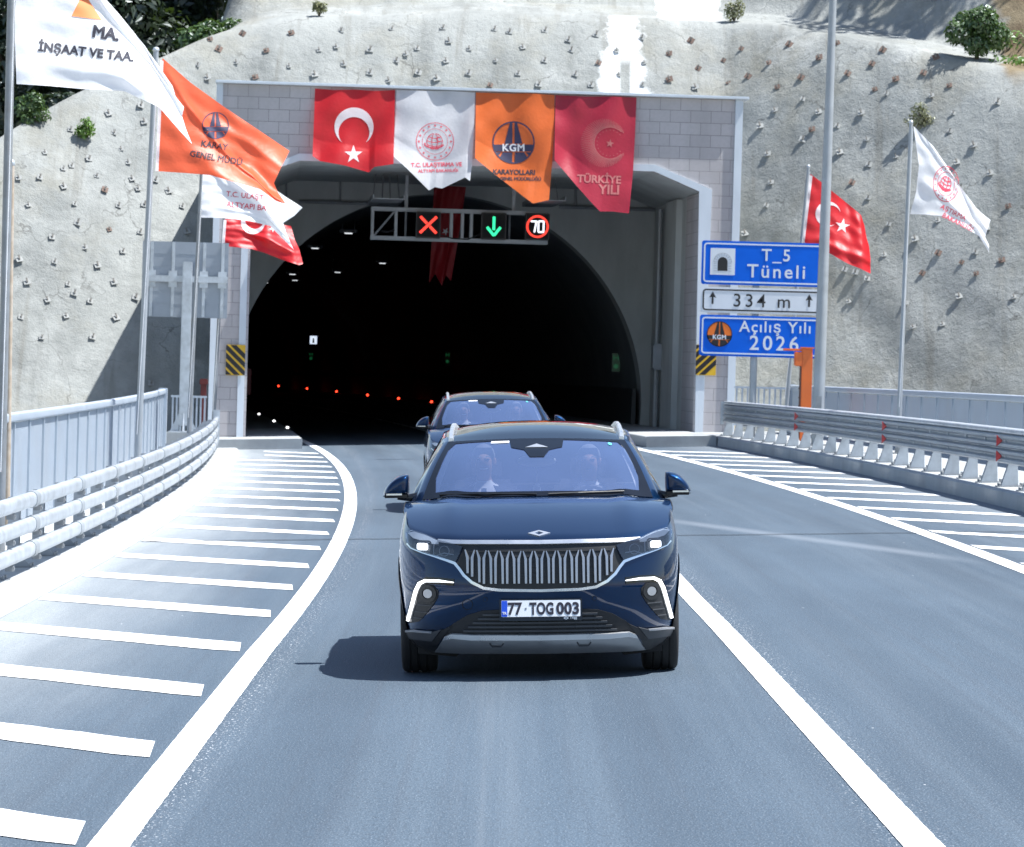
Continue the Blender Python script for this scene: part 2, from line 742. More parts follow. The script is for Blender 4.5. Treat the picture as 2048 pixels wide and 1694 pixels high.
col = t.mix(t.math('MULTIPLY', t.ramp(splash, .56, .66), .5), col, (.39, .40, .39))
drip = t.noise(t.mapped(co, scale=(2.6, .3, .11), loc=(2, 0, 4)), 1.0, 4, .6)
col = t.mix(t.math('MULTIPLY', t.ramp(drip, .57, .68), .4), col, (.15, .145, .125))
crk = t.n('TexVoronoi', {'Vector': t.n('VectorMath', {0: co, 1: t.n('VectorMath', {0: t.n('TexNoise', {'Vector': co, 'Scale': 1.3, 'Detail': 5.0}).outputs[1], 1: (1.4, 1.4, 1.4)}, operation='MULTIPLY').outputs[0]}, operation='ADD').outputs[0], 'Scale': .45}, feature='DISTANCE_TO_EDGE').outputs[0]
col = t.mix(t.math('MULTIPLY', t.math('MULTIPLY', t.ramp(crk, .012, .003), t.ramp(mid, .45, .6)), .6), col, (.07, .07, .065))
# fresh white spray, a patch with a shape of its own
sx = t.n('SeparateXYZ', {0: co})
wob = t.noise(co, 1.5, 6, .7)
p0 = W(1248, 40, 113)
zt_ = hill_edge(p0.x)
d1 = t.math('ABSOLUTE', t.math('SUBTRACT', t.math('ADD', sx.outputs[0], t.math('MULTIPLY', t.math('SUBTRACT', wob, .5), 1.3)), p0.x))
wid = t.ramp(sx.outputs[2], zt_ - 2.0, zt_ - .2, .62, .42)
m1 = t.ramp(t.math('SUBTRACT', d1, wid), -.16, .12, 1, 0)
legs = t.math('ABSOLUTE', t.math('SUBTRACT', sx.outputs[0], p0.x + .05))
m1 = t.math('MULTIPLY', m1, t.math('MAXIMUM', t.ramp(sx.outputs[2], zt_ - 1.4, zt_ - 1.0), t.ramp(legs, .10, .22)))
m1 = t.math('MULTIPLY', m1, t.ramp(t.math('ADD', sx.outputs[2], t.math('MULTIPLY', wob, .3)), zt_ + .25, zt_ + .05, 0, 1))
m1 = t.math('MULTIPLY', m1, t.ramp(sx.outputs[2], zt_ - 2.6, zt_ - 2.2))
p1 = W(1378, 15, 115)
d2 = t.math('ABSOLUTE', t.math('SUBTRACT', t.math('ADD', sx.outputs[0], t.math('MULTIPLY', t.math('SUBTRACT', wob, .5), .6)), p1.x))
m2 = t.math('MULTIPLY', t.ramp(d2, .80, .95, 1, 0), t.math('MULTIPLY', t.ramp(sx.outputs[2], zt_ - .05, zt_ + .15), t.ramp(t.math('ADD', sx.outputs[2], wob), zt_ + 2.2, zt_ + 1.4)))
mw_ = t.math('MULTIPLY', t.math('MAXIMUM', m1, m2), t.ramp(fine, .25, .45, .75, 1))
col = t.mix(mw_, col, (.74, .76, .77))
# vegetation / bare soil above the slope's right end
soil = t.ramp(t.math('ADD', sx.outputs[0], t.math('MULTIPLY', t.noise(co, .8, 5), 2.0)), 13.6, 14.0)
soil = t.math('MULTIPLY', soil, t.ramp(sx.outputs[1], hill_y(13, hill_edge(13)) - .6, hill_y(13, hill_edge(13)) + .1))
col = t.mix(soil, col, t.mix(t.ramp(mid, .4, .6), (.12, .085, .05), (.20, .16, .10)))
hgt = t.math('ADD', t.math('MULTIPLY', t.noise(co, 3.0, 6, .7), 1.6), t.math('MULTIPLY', t.noise(co, 26.0, 4, .6), .45))
t.principled(Base_Color=col, Roughness=.95, Normal=t.bump(hgt, .6, .07))
M['shotcrete'] = t.mat
hill = hb.build('hillside', M['shotcrete'], smooth=True, angle=80)
tag(hill, 'grey sprayed concrete slope around the tunnel mouth', 'hillside', kind='structure')

# ---- ground far below / around everything
t = NT('soil')
co = t.coord()
col = t.mix(t.ramp(t.noise(co, .5, 6), .35, .65), (.16, .14, .10), (.26, .24, .19))
t.principled(Base_Color=col, Roughness=.95, Normal=t.bump(t.noise(co, 4, 5), .5, .1))
gb = MB()
gp = [(-300, -1.6), (-12, -1.6), (-10.5, -.75), (14, .20), (300, .20)]
for i in range(len(gp) - 1):
    (xa, za), (xb, zb) = gp[i], gp[i + 1]
    gb.grid(lambda u, v, xa=xa, xb=xb, za=za, zb=zb: Vector((lerp(xa, xb, u), lerp(-300, 420, v), lerp(za, zb, u) - .06)), 1, 1)
ground = gb.build('ground', t.mat)
tag(ground, 'bare soil below and around the road', 'ground', kind='structure')

# ---- road
t = NT('asphalt')
co = t.coord()
sx = t.n('SeparateXYZ', {0: co})
# straighten the bend so that wear follows the lanes
yb = t.math('MAXIMUM', t.math('SUBTRACT', sx.outputs[1], 30.0), 0.0)
xr = t.math('ADD', sx.outputs[0], t.math('MULTIPLY', t.math('MULTIPLY', yb, yb), .0005))
vec = t.n('CombineXYZ', {0: xr, 1: sx.outputs[1], 2: 0.0}).outputs[0]
streak = t.noise(t.mapped(vec, scale=(2.3, .035, 1)), 1.0, 6, .6)
streak2 = t.noise(t.mapped(vec, scale=(9.0, .06, 1), loc=(3, 7, 0)), 1.0, 4, .6)
patch = t.noise(t.mapped(vec, scale=(.5, .08, 1)), 1.0, 6, .62)
spk = t.noise(t.mapped(vec, scale=(1, .45, 1)), 95.0, 2, .5)
spk2 = t.noise(t.mapped(vec, scale=(1, .35, 1), loc=(5, 5, 0)), 38.0, 3, .6)
col = t.mix(t.ramp(patch, .36, .66), (.046, .069, .096), (.068, .099, .134))
col = t.mix(t.math('MULTIPLY', t.ramp(streak, .48, .72), .38), col, (.125, .160, .195))
col = t.mix(t.math('MULTIPLY', t.ramp(streak2, .50, .75), .35), col, (.055, .066, .084))
col = t.mix(t.math('MULTIPLY', t.ramp(spk, .54, .70), .48), col, (.23, .275, .32))
col = t.mix(t.math('MULTIPLY', t.ramp(spk2, .52, .32), .45), col, (.042, .054, .068))
chip = t.n('TexVoronoi', {'Vector': t.mapped(vec, scale=(1, .35, 1)), 'Scale': 3.2}).outputs[0]
chips = t.math('MULTIPLY', t.ramp(chip, .032, .02), t.ramp(t.noise(vec, .9, 2), .52, .58))
col = t.mix(chips, col, (.70, .72, .74))
# tyre-darkened wheel paths and a pale band between them
for xc_, wd_ in ((-1.0, .34), (.78, .34), (2.6, .34), (4.3, .34)):
    bd = t.ramp(t.math('ABSOLUTE', t.math('SUBTRACT', t.math('ADD', xr, t.math('MULTIPLY', t.math('SUBTRACT', patch, .5), .5)), xc_)), wd_, .05)
    col = t.mix(t.math('MULTIPLY', bd, t.ramp(streak, .3, .65, .10, .34)), col, (.036, .052, .072))
bd = t.ramp(t.math('ABSOLUTE', t.math('SUBTRACT', t.math('ADD', xr, t.math('MULTIPLY', t.math('SUBTRACT', streak2, .5), .3)), -.02)), .26, .02)
col = t.mix(t.math('MULTIPLY', bd, t.ramp(streak2, .35, .7, .05, .35)), col, (.17, .20, .23))
# paint overspray flecks beside the two solid lines
for xc_ in (-1.62, 1.80):
    ov = t.math('MULTIPLY', t.ramp(t.math('ABSOLUTE', t.math('SUBTRACT', xr, xc_)), .20, .0), t.ramp(t.noise(t.mapped(vec, scale=(1, .5, 1), loc=(8, 1, 0)), 55.0, 2, .5), .62, .69))
    col = t.mix(ov, col, (.62, .64, .66))
# asphalt turns unevenly paler towards the left concrete verge
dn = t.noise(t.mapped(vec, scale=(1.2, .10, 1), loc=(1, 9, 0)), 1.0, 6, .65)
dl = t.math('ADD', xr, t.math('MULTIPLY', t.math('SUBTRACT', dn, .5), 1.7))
left_pale = t.math('POWER', t.ramp(dl, -2.0, -4.7), 1.7)
col = t.mix(t.math('MULTIPLY', left_pale, t.ramp(spk2, .3, .6, .75, 1)), col, (.43, .455, .465))
dr = t.ramp(t.math('ADD', xr, t.math('MULTIPLY', t.math('SUBTRACT', dn, .5), 1.6)), 5.6, 7.4)
col = t.mix(t.math('MULTIPLY', dr, .35), col, (.32, .34, .36))
# a pale diagonal drag mark on the right lane
dg_ = t.math('ABSOLUTE', t.math('SUBTRACT', t.math('SUBTRACT', sx.outputs[1], 57.0), t.math('MULTIPLY', t.math('SUBTRACT', sx.outputs[0], 1.2), -4.2)))
drag = t.math('MULTIPLY', t.math('MULTIPLY', t.ramp(dg_, 1.1, .2), t.ramp(sx.outputs[0], 4.9, 4.3)), t.ramp(sx.outputs[0], 1.8, 2.4))
col = t.mix(t.math('MULTIPLY', drag, .28), col, (.30, .33, .37))
rough = t.ramp(spk, .35, .7, .62, .8)
hh = t.math('ADD', t.math('MULTIPLY', spk, 1.0), t.math('MULTIPLY', spk2, .6))
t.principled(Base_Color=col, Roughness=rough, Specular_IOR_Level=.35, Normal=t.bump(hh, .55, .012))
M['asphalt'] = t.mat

YS = [-60, -30, -10] + [2 * i for i in range(0, 62)] + [125 + 5 * i for i in range(40)]
YS = sorted(set(YS))
rb = MB()


def strip(mb, r0, r1, ys, z, n=1, m=0):
    vs = [RP(lerp(r0(y) if callable(r0) else r0, r1(y) if callable(r1) else r1, k / n), y, z) for y in ys for k in range(n + 1)]
    fs = []
    for i in range(len(ys) - 1):
        for k in range(n):
            a = i * (n + 1) + k
            fs.append((a, a + 1, a + n + 2, a + n + 1))
    mb.add(vs, fs, m)


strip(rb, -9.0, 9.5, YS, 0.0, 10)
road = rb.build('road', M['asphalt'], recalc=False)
tag(road, 'dark grey asphalt road curving into the tunnel', 'road', kind='structure')


def mark_mat(name, base, wear):
    t = NT(name)
    co = t.coord()
    n1 = t.noise(t.mapped(co, scale=(1, .5, 1)), 60, 3, .6)
    n2 = t.noise(co, 2.0, 5, .65)
    c = t.mix(t.math('MULTIPLY', t.ramp(n1, .56, .72), wear), base, (.34, .36, .39))
    c = t.mix(t.math('MULTIPLY', t.ramp(n2, .50, .72), .35), c, (.50, .51, .52))
    t.principled(Base_Color=c, Roughness=.6, Normal=t.bump(n1, .3, .006))
    return t.mat


M['marking'] = mark_mat('marking_paint', (.80, .81, .82), .5)


def left_line(y):
    return -1.83 + .075 * max(0, (30 - y) / 11.0) - (.42 * ((y - 30) / 66.0) ** 2 if y > 30 else 0)


def ragged(mb, r0, r1, ys, z, seed, amp=.002):
    rng = random.Random(seed)
    vs, fs = [], []
    for y in ys:
        vs += [RP(r0(y) + rng.uniform(-amp, amp) * .6, y, z), RP(r1(y) + rng.uniform(-amp, amp * 1.6), y, z)]
    fs = [(2 * i, 2 * i + 1, 2 * i + 3, 2 * i + 2) for i in range(len(ys) - 1)]
    mb.add(vs, fs)


def frange(a, b, s):
    out = []
    while a < b:
        out.append(a)
        a += s
    return out + [b]


fy = frange(2, 60, .09) + frange(60.5, 250, .8)
mb = MB(); ragged(mb, lambda y: left_line(y) - .065, lambda y: left_line(y) + .125, fy, .005, 1)
mb.build('edge_line', M['marking'], road, recalc=False)
mb = MB(); ragged(mb, lambda y: 1.62 + .19 * max(0, min(1, (36 - y) / 20)) - .06, lambda y: 1.62 + .19 * max(0, min(1, (36 - y) / 20)) + .115, fy, .005, 2)
mb.build('lane_line', M['marking'], road, recalc=False)
fy2 = frange(30, 97.5, .3) + frange(98.5, 250, 1.0)
mb = MB(); ragged(mb, lambda y: 5.10 - .10, lambda y: 5.10 + .10, fy2, .005, 3, .002)
mb.build('edge_line', M['marking'], road, recalc=False)
# hatched areas: one child of the road per painted bar
k = 0
Y0 = 18.45
while Y0 < 97:
    yr, yl = Y0, Y0 + 2.9
    mb = MB()
    w = .46
    rl = lambda y: left_line(y) - .17
    q = 14
    vs, fs = [], []
    rng = random.Random(k)
    xl = -4.2 if yl < 92 else -3.6
    for i in range(q + 1):
        u = i / q
        y_ = lerp(yl, yr, u)
        if yl > 98.5:
            y_ = lerp(min(yl, 98.6), min(yr, 98.2), u)
        r_ = lerp(xl, rl(yr), u)
        vs += [RP(r_ - (.02 if i == 0 else 0), y_ + w + rng.uniform(-.02, .02), .005), RP(r_ + (.05 if i == q else 0), y_ - w + rng.uniform(-.02, .02), .005)]
    fs = [(2 * i, 2 * i + 1, 2 * i + 3, 2 * i + 2) for i in range(q)]
    mb.add(vs, fs)
    mb.build('hatch_bar', M['marking'], road, recalc=False)
    Y0 += 4.0
    k += 1
Y0 = 33.0
while Y0 < 94:
    mb = MB()
    q = 12
    vs, fs = [], []
    rng = random.Random(k)
    for i in range(q + 1):
        u = i / q
        y_ = lerp(Y0, Y0 - 3.3, u)
        r_ = lerp(5.24, 6.95, u)
        vs += [RP(r_, y_ + .42 + rng.uniform(-.02, .02), .005), RP(r_, y_ - .42 + rng.uniform(-.02, .02), .005)]
    fs = [(2 * i, 2 * i + 1, 2 * i + 3, 2 * i + 2) for i in range(q)]
    mb.add(vs, fs)
    mb.build('hatch_bar', M['marking'], road, recalc=False)
    Y0 += 4.0
    k += 1
mb = MB()
for i in range(40):
    r0, r1 = lerp(-4.2, 7.2, i / 40), lerp(-4.2, 7.2, (i + 1) / 40)
    j0, j1 = .03 * math.sin(i * 1.7), .03 * math.sin((i + 1) * 1.7)
    mb.add([RP(r0, 48.62 + j0, .009), RP(r1, 48.62 + j1, .009), RP(r1, 48.70 + j1, .009), RP(r0, 48.70 + j0, .009)], [(0, 1, 2, 3)])
mb.build('expansion_joint', M['matt_black'], road, recalc=False)

# ---- verge slabs, kerbs and tunnel walkways
mb = MB()
ys = frange(-20, 101, 2.0)
prof = lambda pts, ys: [(RP(0, y, 0), Vector((1, 0, BANK)), Vector((0, 0, 1))) for y in ys]
mb.sweep([(-4.22, .012), (-4.30, .05), (-6.5, .05), (-6.5, -.9), (-4.22, -.9)], prof(0, ys))
tag(mb.build('left_verge_slab', M['conc_white']), 'pale concrete verge under the left guardrail', 'verge', kind='structure')
mb = MB()
ys = frange(20, 104, 2.0)
mb.sweep([(7.18, -.3), (7.20, .20), (7.23, .22), (10.4, .22), (10.4, -.5)], prof(0, ys))
tag(mb.build('right_kerb', M['conc_white'], smooth=False), 'concrete kerb and verge under the right guardrail', 'kerb', kind='structure')


def walkway(name, r0, r1, y0, y1, label):
    mb = MB()
    mb.sweep([(r0, -.4), (r0, .235), (r0 + .02, .25), (r1 - .02, .25), (r1, .235), (r1, -.4)], prof(0, frange(y0, y1, 3.0)))
    tag(mb.build(name, M['conc_white'], smooth=False), label, 'pavement', kind='structure')


walkway('left_walkway', -5.4, -2.66, 99.8, 250, 'raised concrete walkway entering the tunnel on the left')
walkway('right_walkway', 5.50, 7.17, 97.6, 250, 'raised concrete walkway entering the tunnel on the right')

# ================================================================ PORTAL
PA = math.atan(.065)
PO = Vector((W(421, 700, 103).x, 103.0, 0))
PU = Vector((math.cos(PA), math.sin(PA), 0))
PN = Vector((-math.sin(PA), math.cos(PA), 0))
PM = Matrix((PU, PN, Vector((0, 0, 1)))).transposed().to_4x4()
PM.translation = PO
PI_ = PM.inverted()


def FP(px, py, dep=0.0):
    """photo pixel -> local (s, z) on the portal plane at local depth dep"""
    o = PI_ @ CAM
    d = PI_.to_3x3() @ ray(px, py)
    q = o + d * ((dep - o.y) / d.y)
    return q.x, q.z


s0, s1 = 0.0, FP(1476, 500)[0]
ztop = (FP(427, 168)[1] + FP(1478, 197)[1]) / 2
sL, sR = FP(492, 650)[0], FP(1398, 600)[0]
zt = (FP(650, 320)[1] + FP(1290, 337)[1]) / 2 - .05
zc = FP(1398, 384)[1]
sRc = FP(1306, 340)[0]
sLc = sL + (sR - sRc)
t = NT('stone_cladding')
co = t.coord()
sx = t.n('SeparateXYZ', {0: co})
geo = t.n('NewGeometry')
nrm = t.n('SeparateXYZ', {0: t.n('VectorTransform', {0: geo.outputs['Normal']}, vector_type='NORMAL', convert_from='WORLD', convert_to='OBJECT').outputs[0]})
side = t.math('GREATER_THAN', t.math('ABSOLUTE', nrm.outputs[0]), .6)
hx = t.math('ADD', t.math('MULTIPLY', sx.outputs[0], t.math('SUBTRACT', 1.0, side)), t.math('MULTIPLY', sx.outputs[1], side))
bv = t.n('CombineXYZ', {0: hx, 1: sx.outputs[2], 2: 0.0}).outputs[0]
br = t.n('TexBrick', {'Vector': bv, 'Color1': (.430, .412, .425), 'Color2': (.480, .462, .475), 'Mortar': (.17, .165, .17), 'Scale': 1.0, 'Mortar Size': .006, 'Mortar Smooth': .3, 'Bias': 0.0, 'Brick Width': .52, 'Row Height': .305}, offset=.5)
col = t.mix(t.math('MULTIPLY', t.ramp(t.noise(co, 12, 4), .4, .7), .3), br.outputs[0], (.35, .34, .345))
col = t.mix(t.math('MULTIPLY', t.ramp(t.noise(t.mapped(co, scale=(1, 1, .3)), .8, 5), .46, .68), .5), col, (.29, .28, .28))
t.principled(Base_Color=col, Roughness=.75, Normal=t.bump(t.math('SUBTRACT', 1.0, br.outputs[1]), .5, .02))
M['stone'] = t.mat

portal = thing('tunnel_portal', 'stone clad concrete tunnel portal with arched mouth and pale frame', 'tunnel portal', PM)
X3 = lambda s, y, z: Vector((s, y, z))
out_ = [(s0, -1.2), (sL, -1.2), (sL, zc), (sLc, zt), (sRc, zt), (sR, zc), (sR, -1.2), (s1, -1.2), (s1, ztop), (s0, ztop)]
mb = MB(); mb.prism([X3(a, 0, b) for a, b in out_], (0, .45, 0))
mb.build('facade_wall', M['stone'], portal)
# frame round the mouth
fw = .17
mid_ = [(sL - fw / 2, -1.2), (sL - fw / 2, zc + .04), (sLc - .04, zt + fw / 2), (sRc + .04, zt + fw / 2), (sR + fw / 2, zc + .04), (sR + fw / 2, -1.2)]
fv_, ff_ = line2d(mid_, fw)
mb = MB()
for f in ff_:
    mb.prism([X3(fv_[i][0], -.05, fv_[i][1]) for i in f], (0, .049, 0))
mb.build('mouth_frame', M['conc_frame'], portal)
for (a, b) in ((s0 - .02, s0 + .14), (s1 - .17, s1 + .02)):
    mb = MB(); mb.box(a, b, -.06, .55, -1.2, ztop - .002); mb.build('corner_strip', M['conc_frame'], portal)
mb = MB(); mb.box(s0 - .05, s1 + .16, -.16, .55, ztop, ztop + .07); mb.build('parapet_cap', M['conc_frame'], portal, bevel=.01)
# hall behind the frame
zr = ztop - 1.45
hall = [(s0 + .02, -1.2), (sL - .0, -1.2), (sL - .0, zc), (sLc, zt), (sRc, zt), (sR, zc), (sR, -1.2), (s1 - .02, -1.2), (s1 - .02, zr), (s0 + .02, zr)]
HD = 12.0
mb = MB(); mb.prism([X3(a, .452, b) for a, b in hall], (0, HD - .46, 0))
mb.build('entrance_hall', M['conc_grey'], portal)
for (a, b) in ((sR - .06, sR - .001), (sL + .001, sL + .06)):
    mb = MB(); mb.box(a, b, .01, 3.0, -.6, zc - .02); mb.build('stone_lining', M['stone'], portal)
mb = MB(); mb.box(sR - .16, sR - .001, 4.6, 7.4, -.6, zc - .02); mb.build('pilaster', M['conc_grey'], portal)
# end wall with the arch
ac = FP(873, 800, HD)
AR = abs(FP(873, 388, HD)[1] - ac[1])
arc = []
for i in range(61):
    a = math.radians(193 - 206 * i / 60)
    arc.append((ac[0] + AR * math.cos(a), ac[1] + AR * math.sin(a)))
endw = [(sL - .3, -1.2), (arc[0][0], -1.2)] + arc + [(arc[-1][0], -1.2), (sR + .3, -1.2), (sR + .3, zc), (sRc, zt + .3), (sLc, zt + .3), (sL - .3, zc)]
mb = MB(); mb.prism([X3(a, HD, b) for a, b in endw], (0, 1.25, 0))
mb.build('arch_wall', M['conc_grey'], portal)
# bored tunnel behind: lining, dado and far end
acw = PM @ Vector((ac[0], HD, ac[1]))
TREL = acw.x - cR(acw.y)
TZ = acw.z - gz(acw.x)
TY = frange(acw.y + .6, 330, 4.0)
mb = MB()
pr = [(TREL + (AR + .06) * math.cos(math.radians(205 - 230 * i / 48)), TZ + (AR + .06) * math.sin(math.radians(205 - 230 * i / 48))) for i in range(49)]
mb.sweep(pr, [(Vector((cR(y), y, gz(cR(y) + TREL))), Vector((1, 0, 0)), Vector((0, 0, 1))) for y in TY], closed=False)
mb.add([RP(TREL + a, 330, TZ + b) for a, b in ((-8, -4), (8, -4), (8, 8), (-8, 8))], [(0, 1, 2, 3)])
lin = mb.build('tunnel_lining', M['lining'], portal, smooth=True)
lin.matrix_parent_inverse = PM.inverted()
mb = MB()
for sgn in (-1, 1):
    hw = AR - .22
    pr = [(TREL + sgn * (hw - .02), .2), (TREL + sgn * hw, 1.25), (TREL + sgn * (hw + .1), 1.25), (TREL + sgn * (hw + .1), .2)]
    mb.sweep(pr, [(RP(0, y, 0), Vector((1, 0, BANK)), Vector((0, 0, 1))) for y in TY])
da = mb.build('tunnel_dado', M['lining_low'], portal)
da.matrix_parent_inverse = PM.inverted()

# services fixed in the hall: pipes, switch box
for (pa, pb) in (((598, 403), (745, 407)), ((1118, 413), (1318, 420))):
    a, b = FP(*pa, HD - .1), FP(*pb, HD - .1)
    mb = MB(); mb.tube([X3(a[0], HD - .1, a[1]), X3(b[0], HD - .1, b[1])], .05)
    mb.build('cable_pipe', M['galv_dark'], portal, smooth=True)
for (px, py0, py1) in ((573, 352, 405), (681, 352, 402), (1150, 365, 412), (1152, 365, 412)):
    a, b = FP(px, py0, HD - .08), FP(px, py1, HD - .08)
    mb = MB(); mb.tube([X3(a[0], HD - .08, a[1]), X3(b[0], HD - .08, b[1])], .025)
    mb.build('drop_pipe', M['galv_dark'], portal, smooth=True)
zq = FP(1320, 420, 9.5)[1]
mb = MB(); mb.tube([X3(sR - .12, 9.2, zq), X3(sR - .12, 9.2, -.3)], .07); mb.build('riser_pipe', M['galv_dull'], portal, smooth=True)
swb = thing('switch_cabinet', 'small grey switch cabinet on the right wall inside the portal', 'cabinet', PM @ Matrix.Translation((sR - .10, 8.6, FP(1320, 740, 8.6)[1])))
mb = MB(); mb.box(-.18, .10, -.30, .30, 0, .72); mb.build('cabinet_body', M['galv_dull'], swb, bevel=.02)
mb = MB(); mb.box(-.20, -.182, -.26, .26, .05, .67); mb.build('cabinet_door', M['galv'], swb, bevel=.005)
mb = MB(); mb.tube([Vector((-.04, 0, 0)), Vector((-.04, 0, -1.6))], .035); mb.build('conduit', M['galv_dark'], swb)

# hanging cable-tray brackets under the hall ceiling
for nm, (pa, pb, pc), lab in (('cable_hanger', ((745, 800), 402, 335), 'grey cable tray hanger under the hall ceiling left of the lane signals'), ('cable_hanger', ((1062, 1118), 405, 345), 'grey cable tray hanger under the hall ceiling right of the lane signals')):
    a = FP((pa[0] + pa[1]) / 2, pb, 6.0)
    tz = FP(pa[0], pc, 6.0)[1]
    h = thing('cable_hanger', lab, 'cable hanger', PM @ Matrix.Translation((a[0], 6.0, a[1])))
    wd = .36
    mb = MB()
    for sx_ in (-wd, -wd * .3, wd * .3, wd):
        mb.tube([Vector((sx_, 0, 0)), Vector((sx_ * .8, .4, zt - a[1]))], .018, 6)
    mb.build('rod', M['galv_dark'], h)
    mb = MB(); mb.box(-wd - .05, wd + .05, -2.0, 3.0, -.02, .0)
    mb.box(-wd - .05, -wd - .03, -2, 3, 0, .1); mb.box(wd + .03, wd + .05, -2, 3, 0, .1)
    mb.build('tray', M['galv_dull'], h)

# ---------------------------------------------------------------- rock bolts
def bolt_mesh(seed, mat):
    rng = random.Random(seed)
    mb = MB()
    Rz = Matrix.Rotation(rng.uniform(-.5, .5), 4, 'Y') @ Matrix.Rotation(rng.uniform(-.35, -.1), 4, 'X')
    mb.box(-.095, .095, -.05, -.035, -.085, .085, Rz)
    for a in (rng.uniform(-.35, -.15), rng.uniform(.05, .35)):
        e = Vector((math.sin(a) * .10, -.115, math.cos(a) * .085))
        mb.tube([Rz @ Vector((0, -.02, -.01)), Rz @ Vector((e.x * .3, -.08, .0)), Rz @ e], .013, 6, m=1)
    mb.tube([Rz @ Vector((0, 0, 0)), Rz @ Vector((0, -.085, 0))], .026, 8, m=1)
    o = mb.build('rock_bolt', [mat, M['rod']])
    return o


zL = lambda L, s, ox, oy: [(x / s + ox, y / s + oy) for x, y in L]
bolts_left = zL([(848, 640), (655, 690), (873, 740), (690, 805), (427, 785), (270, 925), (733, 905), (535, 963), (430, 1005), (380, 1022), (775, 985), (585, 1065), (797, 1085), (940, 1090), (112, 1080), (1020, 1160), (835, 1145), (632, 1150), (382, 1132), (238, 1075), (170, 1243), (450, 1235), (717, 1245), (872, 1240), (1100, 1250), (470, 1350), (660, 1390), (848, 1405), (1130, 1405), (312, 1437), (515, 1500), (740, 1522), (115, 1573), (330, 1585), (590, 1610)], 3.025, 0, 0)
bolts_left += zL([(165, 380), (410, 390), (690, 380), (450, 445), (820, 470), (285, 487), (543, 493), (125, 590), (398, 585), (700, 595), (252, 712), (558, 710), (910, 990)], 3.025, 0, 440)
bolts_top = zL([(88, 172), (230, 148), (442, 145), (660, 135), (880, 125), (1103, 122), (1327, 128), (1393, 140), (1547, 134), (1770, 152), (1970, 165), (125, 215), (333, 222), (563, 220), (785, 218), (942, 238), (990, 212), (1218, 215), (1450, 208), (1662, 220), (1860, 222), (35, 285), (203, 273), (433, 290), (672, 282), (900, 265), (1115, 268), (1333, 266), (1545, 265), (1780, 275), (1980, 275), (77, 341), (285, 338), (543, 328), (785, 318), (995, 318), (1215, 320), (1430, 322), (1680, 325), (1870, 327), (868, 352), (1075, 345), (1308, 372), (1520, 370), (1748, 372), (1973, 370), (638, 205), (1130, 182), (1650, 175)], 2.1787, 380, 0)
bolts_right = zL([(225, 225), (500, 268), (762, 245), (1025, 237), (1275, 275), (1563, 315), (107, 297), (265, 377), (403, 332), (650, 345), (927, 317), (1215, 350), (108, 437), (250, 480), (430, 458), (537, 420), (827, 425), (1080, 403), (1345, 435), (1495, 400), (698, 478), (1230, 490), (1293, 513), (1637, 470), (1540, 525), (835, 543), (685, 605), (922, 615), (1157, 620), (1657, 620), (602, 692), (1025, 690), (1640, 718), (887, 710), (1187, 765), (835, 765), (1773, 797), (645, 845), (1037, 835), (1345, 857), (1677, 890), (1197, 903), (663, 1000), (1105, 1000), (1195, 1083), (637, 1125), (520, 1280), (1307, 1227), (1575, 1208), (1450, 1310), (1280, 1395), (1577, 1385), (1780, 1380), (1925, 1425), (1705, 1435), (1490, 1495), (1785, 1497), (1125, 1490), (1187, 1525), (1067, 1475), (1690, 1623), (1087, 1650), (1990, 1625), (1400, 1660), (1900, 560), (1860, 950), (1960, 1130), (1700, 1030), (1840, 1250), (1600, 1775), (1440, 1790)], 2.733, 1300, 0)
BP = [bolt_mesh(i, M['rust'] if i < 4 else M['grout']) for i in range(8)]
used_proto = set()
rngb = random.Random(5)
BL = {'left': ('bolt plates on the slope left of the portal', 'bolt plate with bent bars, on the grey slope left of the portal', bolts_left),
      'top': ('bolt plates on the slope above the portal', 'bolt plate with bent bars, on the grey slope just above the portal', bolts_top),
      'right': ('bolt plates on the slope right of the portal', 'bolt plate with bent bars, on the grey slope right of the portal', bolts_right)}
for key, (grp, lab, pts) in BL.items():
    for (px, py) in pts:
        p = hill_hit(px, py)
        rusty = (py < 120 and px < 620) or (key == 'right' and (py < 175 or rngb.random() < .15)) or rngb.random() < .05
        i = rngb.randrange(4) + (0 if rusty else 4)
        if i in used_proto:
            o = BP[i].copy(); C.objects.link(o)
        else:
            o = BP[i]; used_proto.add(i)
        sc = rngb.uniform(.66, 1.0)
        o.matrix_world = Matrix.Translation(p) @ Matrix.Rotation(rngb.uniform(-.25, .25) + (.35 if key == 'left' else -.25 if key == 'right' else 0), 4, 'Z') @ Matrix.Rotation(-.35, 4, 'X') @ Matrix.Scale(sc, 4)
        g = ('rusty ' if rusty else 'grey ') + grp
        tag(o, ('rusty brown ' if rusty else 'cement grey ') + lab, 'rock bolt', g)
for i, o in enumerate(BP):
    if i not in used_proto:
        D.objects.remove(o)

